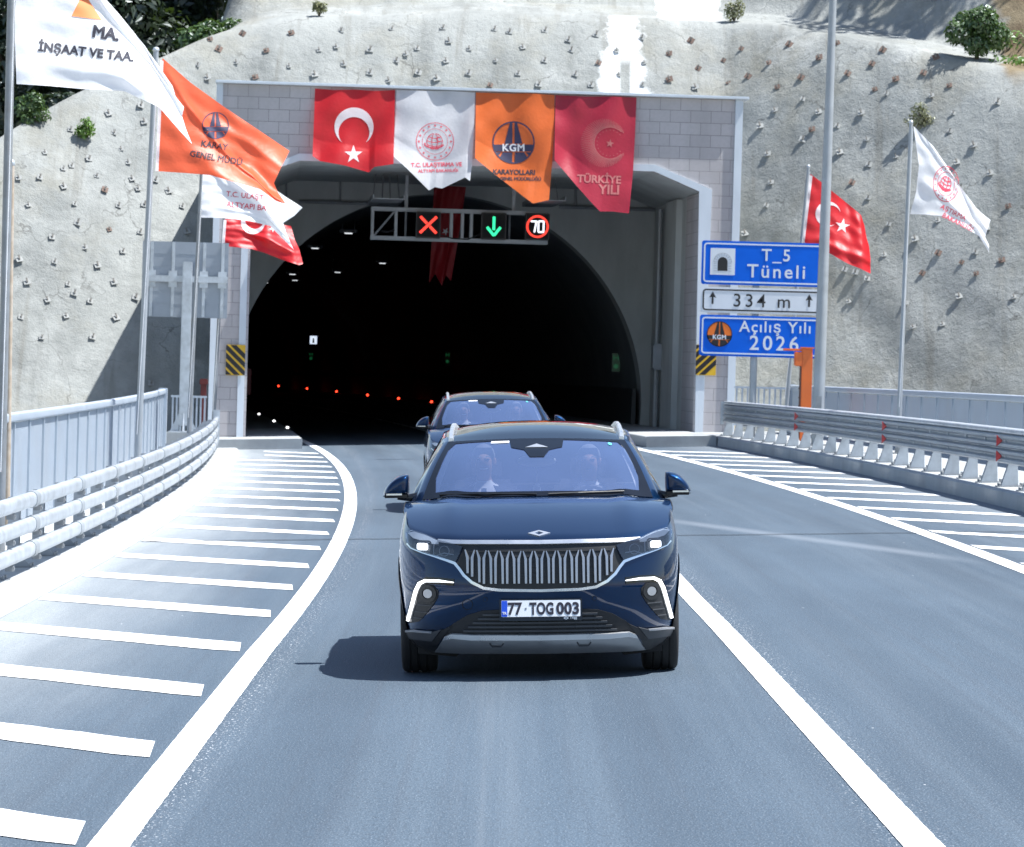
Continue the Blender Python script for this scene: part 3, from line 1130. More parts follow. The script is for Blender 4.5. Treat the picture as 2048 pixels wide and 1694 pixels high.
# ---------------------------------------------------------------- vegetation
def leaf_cloud(mb, blobs, n, size, seed, m=0, droop=.3, shell=.55):
    """many leaf-sized faces through the volume of the blobs [(centre, radii)]"""
    rng = random.Random(seed)
    wts = [b[1][0] * b[1][1] * b[1][2] for b in blobs]
    for _ in range(n):
        c, r = rng.choices(blobs, wts)[0]
        while True:
            d = Vector((rng.gauss(0, 1), rng.gauss(0, 1), rng.gauss(0, 1)))
            if d.length > .1:
                break
        d.normalize()
        q = shell + (1 - shell) * rng.random() ** .6
        p = Vector(c) + Vector((d.x * r[0], d.y * r[1], d.z * r[2])) * q
        s = size * rng.uniform(.6, 1.4)
        nrm = (d + Vector((rng.uniform(-1, 1), rng.uniform(-1, 1), rng.uniform(-.3, 1.0))) * .9).normalized()
        a = nrm.orthogonal().normalized()
        a = Matrix.Rotation(rng.uniform(0, 6.28), 3, nrm) @ a
        b = nrm.cross(a)
        tip = p + a * s * 1.5 - Vector((0, 0, droop * s))
        mb.add([p - a * s * .4, p + b * s * .45 + a * s * .3, tip, p - b * s * .45 + a * s * .3], [(0, 1, 2, 3)], m)


def make_tree(name, label, cat, base, h, blobs, n, size, seed, mat, group=None, trunk_r=.16, limbs=6):
    o = thing(name, label, cat, Matrix.Translation(base), group)
    rng = random.Random(seed)
    mb = MB()
    top = Vector((rng.uniform(-.3, .3), rng.uniform(-.3, .3), h * .8))
    mb.tube([Vector((0, 0, -.3)), Vector((.05, 0, h * .3)), top * .7 + Vector((.1, 0, 0)), top], [trunk_r * 1.3, trunk_r, trunk_r * .6, trunk_r * .25], 8)
    for i in range(limbs):
        c, r = blobs[i % len(blobs)]
        st = Vector((0, 0, h * rng.uniform(.25, .55)))
        e = Vector(c) + Vector((rng.uniform(-.5, .5) * r[0], rng.uniform(-.5, .5) * r[1], rng.uniform(-.3, .4) * r[2]))
        mb.tube([st, (st + e) / 2 + Vector((0, 0, -.1)), e], [trunk_r * .5, trunk_r * .35, trunk_r * .1], 6)
    mb.build('trunk', M['bark'], o, smooth=True)
    mb = MB()
    leaf_cloud(mb, blobs, n, size, seed)
    mb.build('crown', mat, o, recalc=False)
    return o


def crown_blobs(rng, h, w, k=9):
    out = []
    for i in range(k):
        a = rng.uniform(0, 6.28)
        q = rng.uniform(0, .75) * w
        z = h * rng.uniform(.32, .95)
        r = w * rng.uniform(.32, .55) * (1.15 - .5 * abs(z / h - .6))
        out.append(((q * math.cos(a), q * math.sin(a) * .8, z), (r, r, r * .85)))
    return out


rng = random.Random(11)
tree_spec = [(30, 118.5, 6.5, 2.6, 'dark leafy tree at the far left edge, behind the tall white flag'),
             (150, 121, 7.5, 2.8, 'dark leafy tree rising behind the white flag'),
             (255, 119.5, 7.0, 2.5, 'dark dense tree right of the white flag tip, left of the pale crest'),
             (340, 121.5, 7.0, 2.3, 'dark leafy tree nearest the bare crest, against the upper slope'),
             (215, 126, 9.0, 3.4, 'tall dark tree standing behind the row of trees'),
             (60, 126, 9.5, 3.6, 'tall dark tree at the back in the left corner'),
             (415, 126, 8.5, 2.2, 'dark tree farthest right of the left group, half hidden by the bare upper slope')]
for i, (px, Y, h, w, lab) in enumerate(tree_spec):
    p = W(px, 200, Y)
    e = hill_edge(p.x)
    b = Vector((p.x, Y, e - .6))
    make_tree('broadleaf_tree', lab, 'tree', b, h, crown_blobs(random.Random(i + 20), h, w, 11), 7500, .15, i, M['leaf_dark'], 'dark trees on the hill behind the left crest', .18)
# low growth where the trees meet the crest
for i, (px, py, s_) in enumerate([(392, 30, .75), (300, 95, .6), (200, 148, .6), (110, 190, .6), (440, -5, .7)]):
    p = hill_hit(px, py)
    b = Vector((p.x, hill_y(p.x, hill_edge(p.x)) + 1.9, hill_edge(p.x) - .15))
    o = thing('crest_shrub', ['dark shrub highest on the crest beside the upper slope', 'low dark shrub on the crest behind the orange flag pole', 'low shrub on the crest under the white flag', 'low shrub on the crest nearest the left flagpole', 'dark shrub at the top edge of the picture by the crest'][i], 'shrub', Matrix.Translation(b))
    rr = random.Random(i)
    mb = MB(); leaf_cloud(mb, [((rr.uniform(-.6, .6) * s_, rr.uniform(-.3, .3), .35 * s_ + rr.uniform(0, .4) * s_), (.6 * s_, .5 * s_, .5 * s_)) for _ in range(5)], 1500, .09, i + 50)
    mb.build('foliage', M['leaf_mid'] if i in (0, 4) else M['leaf_dark'], o, recalc=False)
    mb = MB()
    for k_ in range(5):
        mb.tube([Vector((0, 0, -.2)), Vector((rr.uniform(-.4, .4), rr.uniform(-.2, .2), .5 * s_))], [.03, .01], 5)
    mb.build('stem', M['bark'], o)


def shrub(px, py, label, blobs, n, size, mat, seed, name='shrub', up=0.0, stems=5, cat='shrub'):
    p = hill_hit(px, py) + Vector((0, -.05, up))
    o = thing(name, label, cat, Matrix.Translation(p))
    mb = MB(); leaf_cloud(mb, blobs, n, size, seed, shell=.3)
    mb.build('foliage', mat, o, recalc=False)
    rr = random.Random(seed)
    mb = MB()
    for _ in range(stems):
        c, r = rr.choice(blobs)
        mb.tube([Vector((0, .1, -.1)), Vector(c) * .6, Vector(c) + Vector((rr.uniform(-.5, .5) * r[0], 0, .5 * r[2]))], [.03, .02, .006], 5)
    mb.build('stem', M['bark'], o)
    return o


shrub(172, 270, 'small bright green plant growing on the left slope', [((-.1, -.1, .1), (.18, .16, .2)), ((.1, -.1, .2), (.17, .16, .18)), ((0, -.12, .33), (.16, .14, .14)), ((.16, -.1, .05), (.14, .1, .1))], 420, .055, M['leaf_bright'], 3, 'slope_plant', cat='plant')
shrub(60, 232, 'pale drooping shrub beside the left flagpole on the crest', [((-.2, -.1, .15), (.25, .2, .3)), ((.1, -.1, .25), (.3, .2, .35)), ((.3, -.1, -.05), (.3, .2, .22)), ((-.05, -.15, -.2), (.2, .2, .3))], 900, .06, M['leaf_mid'], 4, 'drooping_shrub', up=.1)
shrub(638, 24, 'small dry grass tuft on the upper crest above the portal', [((-.05, 0, .15), (.15, .1, .2)), ((.12, 0, .12), (.12, .1, .16))], 300, .05, M['leaf_dry'], 5, 'grass_tuft', cat='grass tuft')
shrub(1468, 36, 'dry olive tuft beside the white sprayed patch on the crest', [((-.1, 0, .2), (.2, .15, .3)), ((.12, 0, .25), (.18, .15, .3))], 420, .05, M['leaf_dry'], 6, 'grass_tuft', cat='grass tuft')
shrub(1838, 245, 'straw coloured dry tuft on the slope behind the white flag', [((0, -.1, .2), (.28, .12, .35)), ((.2, -.1, .05), (.28, .12, .16)), ((-.2, -.1, .0), (.25, .12, .12))], 520, .05, M['leaf_dry'], 7, 'grass_tuft', cat='grass tuft')
make_tree('green_bush', 'big leafy green bush at the upper right corner', 'bush', hill_hit(1955, 112) + Vector((0, .4, -.1)), 1.5, [((-.45, -.1, .75), (.42, .4, .38)), ((.1, -.2, 1.0), (.5, .4, .42)), ((.5, -.1, .7), (.42, .4, .4)), ((0, -.15, .45), (.4, .35, .35)), ((.2, 0, 1.25), (.35, .3, .25)), ((-.3, 0, 1.1), (.3, .3, .25))], 2600, .075, 9, M['leaf_mid'], None, .05, 8)
# grassy bank at the far right corner, and trees outside that shade the upper bench
p = hill_hit(2035, 118)
mb = MB()
leaf_cloud(mb, [((p.x + .2, p.y + 1.0, p.z + .0), (1.0, 1.2, .16)), ((p.x + 2, p.y + 1.6, p.z - .3), (1.4, 1.4, .3)), ((p.x + .6, p.y + 2.6, p.z + .6), (1.5, 1.2, .4))], 2600, .07, 31, shell=.1)
tag(mb.build('grass_bank', M['leaf_bright'], recalc=False), 'patch of green grass on the bank at the right corner', 'grass', kind='stuff')
for i, (tx, Y, h) in enumerate([(15.2, 118.0, 9.0), (18.4, 113.0, 8.0), (17.2, 121.5, 12.5)]):
    p = Vector((tx, Y, 0))
    et = hill_edge(tx)
    z0 = et + .45 + 9.5 * max(0, (Y - hill_y(tx, et) - 2.3) / 8)
    make_tree('broadleaf_tree', ['dark tree above the green bush at the upper right', 'dark tree outside the right corner over the grass bank', 'dark tree shading the upper bench on the right'][i], 'tree', Vector((p.x, Y, z0)), h, [((c_[0], c_[1], c_[2] * .62 + h * .40), r_) for c_, r_ in crown_blobs(random.Random(i + 80), h, 3.9, 12)], 8000, .20, i + 60, M['leaf_dark'], 'dark trees above the right end of the slope', .18)
# ================================================================ GUARDRAILS
XV, ZV = Vector((1, 0, BANK)), Vector((0, 0, 1))


def path(y0, y1, st=1.0, flare=None):
    out = []
    for y in frange(y0, y1, st):
        o = RP(0, y, 0)
        out.append((o, XV, ZV))
    return out


def rounded(cx, cz, w, h, r, n=4):
    pts = []
    for (sx_, sz_, a0) in ((1, 1, 0), (-1, 1, 90), (-1, -1, 180), (1, -1, 270)):
        for i in range(n + 1):
            a = math.radians(a0 + 90 * i / n)
            pts.append((cx + sx_ * (w / 2 - r) + r * math.cos(a), cz + sz_ * (h / 2 - r) + r * math.sin(a)))
    return pts


gl = thing('guardrail', 'galvanised three-rail guardrail on the left verge beside the hatching', 'guardrail', Matrix.Translation(RP(-4.9, 66)))
gi = gl.matrix_world.inverted()


def adopt(o, par):
    """parent a mesh built in world coordinates to a thing elsewhere"""
    o.parent = par
    w = Matrix.Identity(4)
    q = par
    while q is not None:
        w = q.matrix_parent_inverse @ q.matrix_basis @ w
        q = q.parent
    o.matrix_parent_inverse = w.inverted()
    return o


LR = (.265, .515, .765)
for z in LR:
    mb = MB()
    mb.sweep(rounded(-4.76, z, .13, .155, .06), path(24, 97.6, 1.25))
    # sleeves at the rail joints
    rl = mb.build('rail', M['galv'], None, smooth=True, angle=50)
    adopt(rl, gl)
    for y in frange(36.2, 96, 5.0):
        mb = MB(); mb.sweep(rounded(-4.76, z, .145, .170, .065), path(y, y + .34, .34))
        adopt(mb.build('joint_sleeve', M['galv_dull'], None, smooth=True, angle=50), gl)
Y = 24.8
while Y < 98:
    T = Matrix.Translation(RP(-5.0, Y, .05))
    mb = MB()
    mb.box(-.06, .06, -.05, -.044, 0, .72, T); mb.box(-.06, .06, .044, .05, 0, .72, T); mb.box(-.06, -.053, -.044, .044, 0, .72, T)
    for z in LR:
        mb.box(.06, .18, -.04, .04, z - .1, z - .02, T)
    mb.prism([T @ Vector(q) for q in ((.06, -.06, .0), (.20, -.06, 0), (.06, -.06, .16))], (0, .012, 0))
    po = adopt(mb.build('post', M['galv_dull'], None), gl)
    if Y > 34:
        for z in LR:
            mb = MB(); mb.box(.20, .275, -.06, .06, z - .05 - .125, z - .05 - .07, T); mb.box(.275, .285, -.03, .03, z - .05 - .115, z - .05 - .085, T)
            bk = mb.build('bracket', M['galv_dark'], None); bk.parent = po
    mb = MB(); mb.box(-.13, .24, -.13, .13, 0, .015, T)
    for a in (-.09, .19):
        for b in (-.09, .09):
            mb.tube([T @ Vector((a, b, .015)), T @ Vector((a, b, .05))], .014, 6)
    bp_ = mb.build('base_plate', M['galv_dark'], None)
    bp_.parent = po
    bp_.matrix_parent_inverse = Matrix.Identity(4)
    Y += 2.45
# flared end plate by the tunnel
mb = MB(); mb.sweep([(-4.84, .12), (-4.68, .12), (-4.68, 1.0), (-4.84, 1.0)], path(97.5, 97.62, .12)); adopt(mb.build('end_plate', M['galv'], None), gl)

gr = thing('guardrail', 'galvanised W-beam guardrail on the right kerb with red reflectors', 'guardrail', Matrix.Translation(RP(7.5, 75, .22)))
wb = [(0, -.105), (-.02, -.105), (-.075, -.078), (-.075, -.038), (-.012, -.014), (-.012, .014), (-.075, .038), (-.075, .078), (-.02, .105), (0, .105), (.006, .10), (-.055, .074), (-.055, .042), (.006, .018), (.006, -.018), (-.055, -.042), (-.055, -.074), (.006, -.10)]
for z in (.655, .875):
    mb = MB(); mb.sweep([(7.50 + a, z + b) for a, b in wb], path(30, 98.6, 1.25))
    adopt(mb.build('rail', M['galv_dull'], None, smooth=True, angle=35), gr)
mb = MB(); mb.sweep(rounded(7.53, 1.02, .19, .075, .034), path(30, 98.7, 1.25)); adopt(mb.build('top_rail', M['galv'], None, smooth=True, angle=50), gr)
Y = 30.6
while Y < 99:
    T = Matrix.Translation(RP(7.62, Y, .22)) @ Matrix.Rotation(-math.atan(BANK), 4, 'Y')
    mb = MB()
    mb.box(-.05, .05, -.05, -.042, 0, .78, T); mb.box(-.05, .05, .042, .05, 0, .78, T); mb.box(.042, .05, -.042, .042, 0, .78, T)
    mb.prism([T @ Vector(q) for q in ((-.05, -.07, 0), (-.20, -.07, 0), (-.05, -.07, .42))], (0, .01, 0))
    mb.prism([T @ Vector(q) for q in ((-.05, .06, 0), (-.20, .06, 0), (-.05, .06, .42))], (0, .01, 0))
    for z in (.435, .655):
        mb.box(-.13, -.05, -.05, .05, z - .06, z + .06, T)
    po = adopt(mb.build('post', M['galv'], None), gr)
    mb = MB(); mb.box(-.26, .15, -.14, .14, 0, .015, T)
    for a in (-.22, .1):
        for b in (-.1, .1):
            mb.tube([T @ Vector((a, b, .015)), T @ Vector((a, b, .05))], .014, 6)
    q = mb.build('base_plate', M['galv_dark'], None); q.parent = po
    Y += 2.0
for (px, pys) in ((1587, (838, 858)), (1763, (863, 886)), (1993, (895, 922))):
    Yr = 60
    for _ in range(20):
        Yr = .5 * Yr + .5 * ((7.40 + cR(Yr)) / ((px - 1024) / F + .0004))
    for py, z in zip(pys, (.875, .655)):
        c = RP(7.39, Yr, z)
        mb = MB(); mb.prism([c + Vector((0, 0, .08)), c + Vector((0, 0, -.08)), c + Vector((.07, -.09, 0)), ], (-.012, -.012, 0))
        adopt(mb.build('reflector', M['red_paint'], None), gr)
mb = MB(); mb.sweep([(7.38, .5), (7.46, .5), (7.46, 1.05), (7.38, 1.05)], path(98.7, 98.76, .06)); adopt(mb.build('end_plate', M['galv'], None), gr)

# ================================================================ FENCES
def fence(name, label, rel, y0, y1, h, bay, z0, mat, slat, slatdepth):
    f = thing(name, label, 'fence', Matrix.Translation(RP(rel, (y0 + y1) / 2, z0)))
    n = int(round((y1 - y0) / bay))
    for i in range(n):
        a, b = y0 + (y1 - y0) * i / n, y0 + (y1 - y0) * (i + 1) / n
        pa, pb = RP(rel, a, z0), RP(rel, b, z0)
        L = (pb - pa).length
        dirv = (pb - pa).normalized()
        B = Matrix((dirv, Vector((0, 0, 1)).cross(dirv), Vector((0, 0, 1)))).transposed().to_4x4()
        B.translation = pa
        mb = MB()
        k = max(3, int(L / slat))
        pr = []
        vs, fs = [], []
        for j in range(k):
            x0, x1 = .04 + (L - .08) * j / k, .04 + (L - .08) * (j + 1) / k
            w_ = (x1 - x0)
            mb.box(x0, x0 + w_ * .72, -.012, .004, .06, h - .05, B)
        mb.box(.04, L - .04, .005, .012, .06, h - .05, B)
        for zz in (.05, h * .52):
            mb.box(.03, L - .03, -.006, .02, zz, zz + .03, B)
        adopt(mb.build('panel', mat, None), f)
        mb = MB(); mb.box(-.035, .035, -.04, .04, -.3, h, B); adopt(mb.build('post', mat, None), f)
    mb = MB(); mb.sweep(rounded(rel, z0 + h + .02, .13, .12, .03), path(y0, y1, 2.0)); adopt(mb.build('top_rail', mat, None, smooth=True, angle=50), f)
    mb = MB(); q = Matrix.Translation(RP(rel, y1 + .03, z0)); mb.box(-.10, .10, -.08, .08, -.3, h + .1, q); adopt(mb.build('end_post', mat, None), f)
    return f


fence('panel_fence', 'pale grey metal panel fence along the left verge', -6.0, 27, 95, 1.40, 2.0, .05, M['fence'], .12, .02)
fence('panel_fence', 'grey metal panel fence along the foot of the right slope', 9.6, 40, 102.5, 1.10, 2.0, .22, M['fence'], .10, .02)
# short open railing beside the portal
def railing(label, px0, px1, Y, py_t, py_b, n):
    a, b = W(px0, py_b, Y), W(px1, py_b, Y)
    top = W((px0 + px1) / 2, py_t, Y).z - W((px0 + px1) / 2, py_b, Y).z
    r = thing('bar_railing', label, 'railing', Matrix.Translation(a))
    mb = MB(); mb.box(0, b.x - a.x, -.03, .03, top - .05, top); mb.build('handrail', M['fence'], r)
    mb = MB(); mb.box(0, b.x - a.x, -.02, .02, .02, .06); mb.build('bottom_rail', M['fence'], r)
    for i in range(n):
        x = (b.x - a.x) * (i + .5) / n
        mb = MB(); mb.box(x - .02, x + .02, -.015, .015, .06, top - .05); mb.build('bar', M['fence'], r)


railing('short open bar railing behind the left sign post foot', 340, 412, 100.2, 790, 868, 9)
railing('short open bar railing under the blue sign, beside the portal', 1466, 1620, 102, 772, 852, 14)
# red hydrant pillar beside the portal
p = W(405, 862, 102)
h = thing('hydrant_pillar', 'dark red pillar behind the bar railing beside the portal', 'pillar', Matrix.Translation(p))
mb = MB(); mb.box(-.07, .07, -.07, .07, -.3, 1.15); mb.build('shaft', M['dark_red'], h, bevel=.01)
mb = MB(); mb.box(-.1, .1, -.1, .1, 1.15, 1.3); mb.build('cap', M['dark_red'], h, bevel=.02)
# kerb end blocks
# ================================================================ POLES
def pole(name, label, cat, p_bot, p_top, r0, r1, mat, group=None, cap=True, halyard=True):
    o = thing(name, label, cat, Matrix.Translation(p_bot), group)
    d = p_top - p_bot
    mb = MB(); mb.tube([Vector((0, 0, -.2)), d * .5, d], [r0, (r0 + r1) / 2, r1], 14); mb.build('pole', mat, o, smooth=True)
    if cap:
        mb = MB(); mb.ellipsoid(d + Vector((0, 0, .02)), r1 * 1.25, r1 * 1.25, .05, 12, 8); mb.build('finial', M['galv'], o, smooth=True)
    mb = MB(); mb.lathe([(0, .0), (r0 * 2.6, 0), (r0 * 2.6, .02), (r0 * 1.1, .022), (r0 * 1.05, .12)], (0, 0, 0), (0, 0, 1), 16); mb.build('base_plate', M['galv_dark'], o)
    if halyard:
        mb = MB(); mb.tube([Vector((0, -r0 - .03, .9)), d + Vector((r1, -r1 - .02, -.1))], .006, 5); mb.build('halyard', M['white'], o)
    return o


pole_specs = []
def base_of(px, Y, zoff=.05):
    """foot of a pole that is seen at px low down, standing at distance Y"""
    py = 719 + CAMH * F / Y
    for _ in range(10):
        p = W(px, py, Y)
        py += (p.z - gz(p.x) - zoff) * F / Y
    return W(px, py, Y)


P1b, P1t = base_of(-1, 45), W(26, -150, 45)
P2b, P2t = base_of(272, 68), W(312, 102, 68)
P3b, P3t = base_of(375, 88), W(404, 325, 88)
P4b, P4t = base_of(424, 98.9), W(449, 425, 98.9)
P5b, P5t = base_of(1567, 99, .22), W(1617, 335, 99)
P6b, P6t = base_of(1795, 79, .22), W(1822, 247, 79)
pole('flagpole', 'nearest grey flagpole at the left edge, carrying the large white flag', 'flagpole', P1b, P1t, .055, .045, M['galv_dark'])
pole('flagpole', 'grey flagpole carrying the orange flag', 'flagpole', P2b, P2t, .06, .045, M['galv_dull'])
pole('flagpole', 'thin grey flagpole left of the portal with the white flag with red lettering', 'flagpole', P3b, P3t, .055, .035, M['galv_dark'])
pole('flagpole', 'thin grey flagpole at the portal corner with the torn red flag', 'flagpole', P4b, P4t, .05, .035, M['galv_dark'])
pole('flagpole', 'thin leaning flagpole in front of the blue signs with the red crescent flag', 'flagpole', P5b, P5t, .05, .035, M['galv_dull'])
pole('flagpole', 'grey flagpole in front of the right fence with the white emblem flag', 'flagpole', P6b, P6t, .05, .035, M['galv_dull'])
# brown conduit pole at the left edge
pole('conduit_pole', 'weathered brown pipe post just right of the nearest flagpole', 'post', base_of(14, 50), W(24, 330, 50), .035, .03, pm('brown_pipe', (.38, .31, .24), .7, 0, .15, 6, dirt=(.55, .52, .48), dscale=3), halyard=False)
# lighting column on the right
lb = base_of(1634, 87, .22)
lt = W(1681, -420, 87)
lp = thing('lamp_column', 'tall tapered steel lamp column behind the right guardrail', 'street lamp', Matrix.Translation(lb))
d = lt - lb
mb = MB(); mb.tube([Vector((0, 0, 0)), d * .25, d * .6, d], [.130, .115, .085, .05], 12); mb.build('column', M['galv_dull'], lp, smooth=True, angle=60)
mb = MB(); mb.box(-.28, .28, -.28, .28, -.02, .03); mb.build('base_plate', M['galv_dark'], lp)
mb = MB(); mb.tube([d, d + Vector((-.3, 0, .5)), d + Vector((-1.4, 0, .75))], [.055, .045, .04], 8); mb.build('arm', M['galv_dull'], lp, smooth=True)
mb = MB(); mb.box(-2.1, -1.35, -.13, .13, .68, .80, Matrix.Translation(d)); mb.build('lamp_head', M['galv_dark'], lp, bevel=.03)
mb = MB(); mb.box(-.06, .06, -.142, -.10, .55, 1.05); mb.build('door', M['galv_dark'], lp)

# orange barrier post
ob = base_of(1607, 92, .22)
o = thing('orange_barrier', 'orange barrier cabinet with a short arm beside the lamp column', 'barrier', Matrix.Translation(ob))
s_ = 92 / F
hz = W(1612, 697, 92).z - ob.z
mb = MB(); mb.box(-.10, .14, -.14, .14, 0, hz); mb.build('cabinet', M['orange_paint'], o, bevel=.015)
mb = MB(); mb.box(-.13, -.101, -.10, .10, hz * .0 + .05, hz - .4)
for i in range(7):
    mb.box(-.145, -.129, -.03, .03, .15 + i * .2, .19 + i * .2)
mb.build('side_plate', M['rust'], o)
mb = MB(); mb.box(-.26, -.08, -.15, .10, hz - .40, hz - .08); mb.build('pivot_box', M['orange_paint'], o, bevel=.02)
mb = MB(); mb.box(-.52, -.05, -.12, .0, hz - .06, hz - .01); mb.build('arm', M['orange_paint'], o, bevel=.01)
mb = MB(); mb.box(-.13, .17, -.17, .17, hz, hz + .03); mb.build('lid', M['orange_paint'], o)

# ================================================================ SIGNS
def planar(M4):
    return lambda u, v, off: M4 @ Vector((u, -off, v))


def child_sheet(name, shape, mp, mat, par, off, thick=.003, maxlen=1.0):
    o = sheet(name, shape, mp, mat, None, off, thick, maxlen, smooth=False)
    o.parent = par
    return o


SY = 97.0
sgn = thing('tunnel_sign', 'blue and white tunnel name sign with three boards right of the portal', 'road sign', Matrix.Translation(W(1506, 800, SY)))
S0 = W(1506, 800, SY)


def sp(px, py):
    p = W(px, py, SY) - S0
    return p.x, p.z


mpS = planar(Matrix.Identity(4))


def rrect(u0, v0, u1, v1, r, n=5):
    pts = []
    for (cx, cy, a0) in ((u1 - r, v1 - r, 0), (u0 + r, v1 - r, 90), (u0 + r, v0 + r, 180), (u1 - r, v0 + r, 270)):
        for i in range(n + 1):
            a = math.radians(a0 + 90 * i / n)
            pts.append((cx + r * math.cos(a), cy + r * math.sin(a)))
    return pts


def border2d(u0, v0, u1, v1, r, w):
    a = rrect(u0, v0, u1, v1, r)
    b = rrect(u0 + w, v0 + w, u1 - w, v1 - w, max(.005, r - w))
    n = len(a)
    return a + b, [(i, (i + 1) % n, (i + 1) % n + n, i + n) for i in range(n)]


uL, uR = sp(1401, 600)[0], sp(1648, 600)[0]
boards = []
for (yt, yb, mat, bmat) in ((480.5, 568, 'sign_blue', 'sign_white'), (573, 624.5, 'sign_white', 'sign_black'), (629, 711, 'sign_blue', 'sign_white')):
    v1, v0 = sp(1407, yt)[1], sp(1407, yb)[1]
    pl = MB(); pl.prism([Vector((u, .02, v)) for u, v in rrect(uL, v0, uR, v1, .06)], (0, .03, 0))
    b = pl.build('board', M[mat], sgn)
    child_sheet('border', border2d(uL + .05, v0 + .05, uR - .05, v1 - .05, .08, .035), mpS, M[bmat], b, -.014)
    boards.append((b, v0, v1))


def txt(par, s, px, py, wpx, mat, size=1.0, bold=.012, space=1.15, name='lettering'):
    u, v = sp(px, py)
    w = sp(px + wpx, py)[0] - u
    child_sheet(name, place2d(text2d(s, size, bold, space), u, v, w), mpS, M[mat], par, -.013)


b = boards[0][0]
txt(b, 'T_5', 1523, 521, 57, 'sign_white')
txt(b, 'Tüneli', 1494, 554, 116, 'sign_white', space=1.25)
u0, v0 = sp(1420, 549); u1, v1 = sp(1471, 497)
child_sheet('pictogram_board', poly2d([(u0, v0), (u1, v0), (u1, v1), (u0, v1)]), mpS, M['sign_white'], b, -.013)
cu = (u0 + u1) / 2
w_ = (u1 - u0)
arch = [(cu - .2 * w_, v0 + .16 * w_), (cu - .2 * w_, v0 + .52 * w_)] + [(cu - .2 * w_ * math.cos(math.pi * i / 12), v0 + .52 * w_ + .2 * w_ * math.sin(math.pi * i / 12)) for i in range(1, 12)] + [(cu + .2 * w_, v0 + .52 * w_), (cu + .2 * w_, v0 + .16 * w_)]
child_sheet('tunnel_pictogram', poly2d(arch), mpS, M['sign_black'], b, -.009)
br_ = []
for i in range(10):
    a = math.pi * i / 9
    br_.append(line2d([(cu - .23 * w_ * math.cos(a), v0 + .52 * w_ + .23 * w_ * math.sin(a)), (cu - .36 * w_ * math.cos(a), v0 + .52 * w_ + .36 * w_ * math.sin(a))], .008))
for i in range(4):
    for s__ in (-1, 1):
        vv = v0 + (.16 + .1 * i) * w_
        br_.append(line2d([(cu + s__ * .23 * w_, vv), (cu + s__ * .36 * w_, vv)], .008))
br_.append(ring2d(cu, v0 + .52 * w_, .355 * w_, .37 * w_, 20, 0, math.pi))
child_sheet('masonry_pictogram', merge2d(*br_), mpS, M['galv_dull'], b, -.0085)
b = boards[1][0]
txt(b, '334 m', 1467, 613, 113, 'sign_black', space=1.3, bold=.004)
for px in (1425, 1618):
    u, v = sp(px, 608 if px < 1500 else 614)
    ar = [(u - .022, v), (u + .022, v), (u + .022, v + .17), (u + .085, v + .15), (u, v + .30), (u - .085, v + .15), (u - .022, v + .17)]
    child_sheet('arrow', poly2d(ar), mpS, M['sign_black'], b, -.013)
b = boards[2][0]
txt(b, 'Açılış Yılı', 1478, 663, 143, 'sign_white', space=1.15)
txt(b, '2026', 1499, 699, 98, 'sign_white', space=1.3)


def kgm(cx, cy, r, up=1.0):
    """road authority roundel: (black shapes, white letters); up=-1 when v runs downwards"""
    q = lambda x, y: (cx + x * r, cy + up * y * r)
    blk = [ring2d(cx, cy, r * .93, r, 40)]
    for s in (-1, 1):
        blk.append(poly2d([q(s * .05, -.06), q(s * .05, .93), q(s * .17, .92), q(s * .42, -.06)]))
        blk.append(poly2d([q(s * .06, -.98), q(s * .06, -.46), q(s * .50, -.46), q(s * .66, -.72), q(s * .45, -.88)]))
        blk.append(poly2d([q(s * .58, -.46), q(s * .80, -.46), q(s * .72, -.62)]))
    blk.append(poly2d([q(-.985, -.10), q(.985, -.10), q(.92, -.42), q(-.92, -.42)]))
    t_ = place2d(text2d('KGM', 1.0, .03, 1.1), cx - .52 * r, cy + up * (-.40) * r, 1.04 * r, flipy=(up < 0))
    return merge2d(*blk), t_


u, v = sp(1439, 668)
rr_ = 25.5 * SY / F
child_sheet('roundel', poly2d(circle2d(u, v, rr_)), mpS, M['sign_orange'], b, -.013)
kb, kt = kgm(u, v, rr_)
child_sheet('roundel_road', kb, mpS, M['sign_black'], b, -.009)
child_sheet('roundel_lettering', kt, mpS, M['sign_white'], b, -.006)
mb = MB(); mb.tube([Vector((0, .16, -1.6)), Vector((.0, .16, sp(1506, 490)[1]))], .085, 14); mb.build('post', M['galv_dull'], sgn, smooth=True)
mb = MB()
for (yy) in (500, 545, 598, 650, 695):
    v = sp(1506, yy)[1]; mb.box(uL + .1, uR - .1, .055, .08, v - .02, v + .02)
mb.build('bracket', M['galv_dark'], sgn)
mb = MB(); mb.prism([Vector(q) for q in ((-.28, .16, -.62), (.28, .16, -.62), (.09, .16, -.1), (-.09, .16, -.1))], (0, .012, 0)); mb.box(-.28, .28, -.1, .42, -.64, -.62); mb.build('foot_gusset', M['galv_dull'], sgn)
for s__ in (-.5,):
    pass

# back of a direction sign on the left
BY = 98.0
B0 = W(368, 872, BY)
bs = thing('sign_back', 'grey ribbed back of a large road sign on a steel post left of the portal', 'road sign', Matrix.Translation(B0))


def bp2(px, py):
    p = W(px, py, BY) - B0
    return p.x, p.z


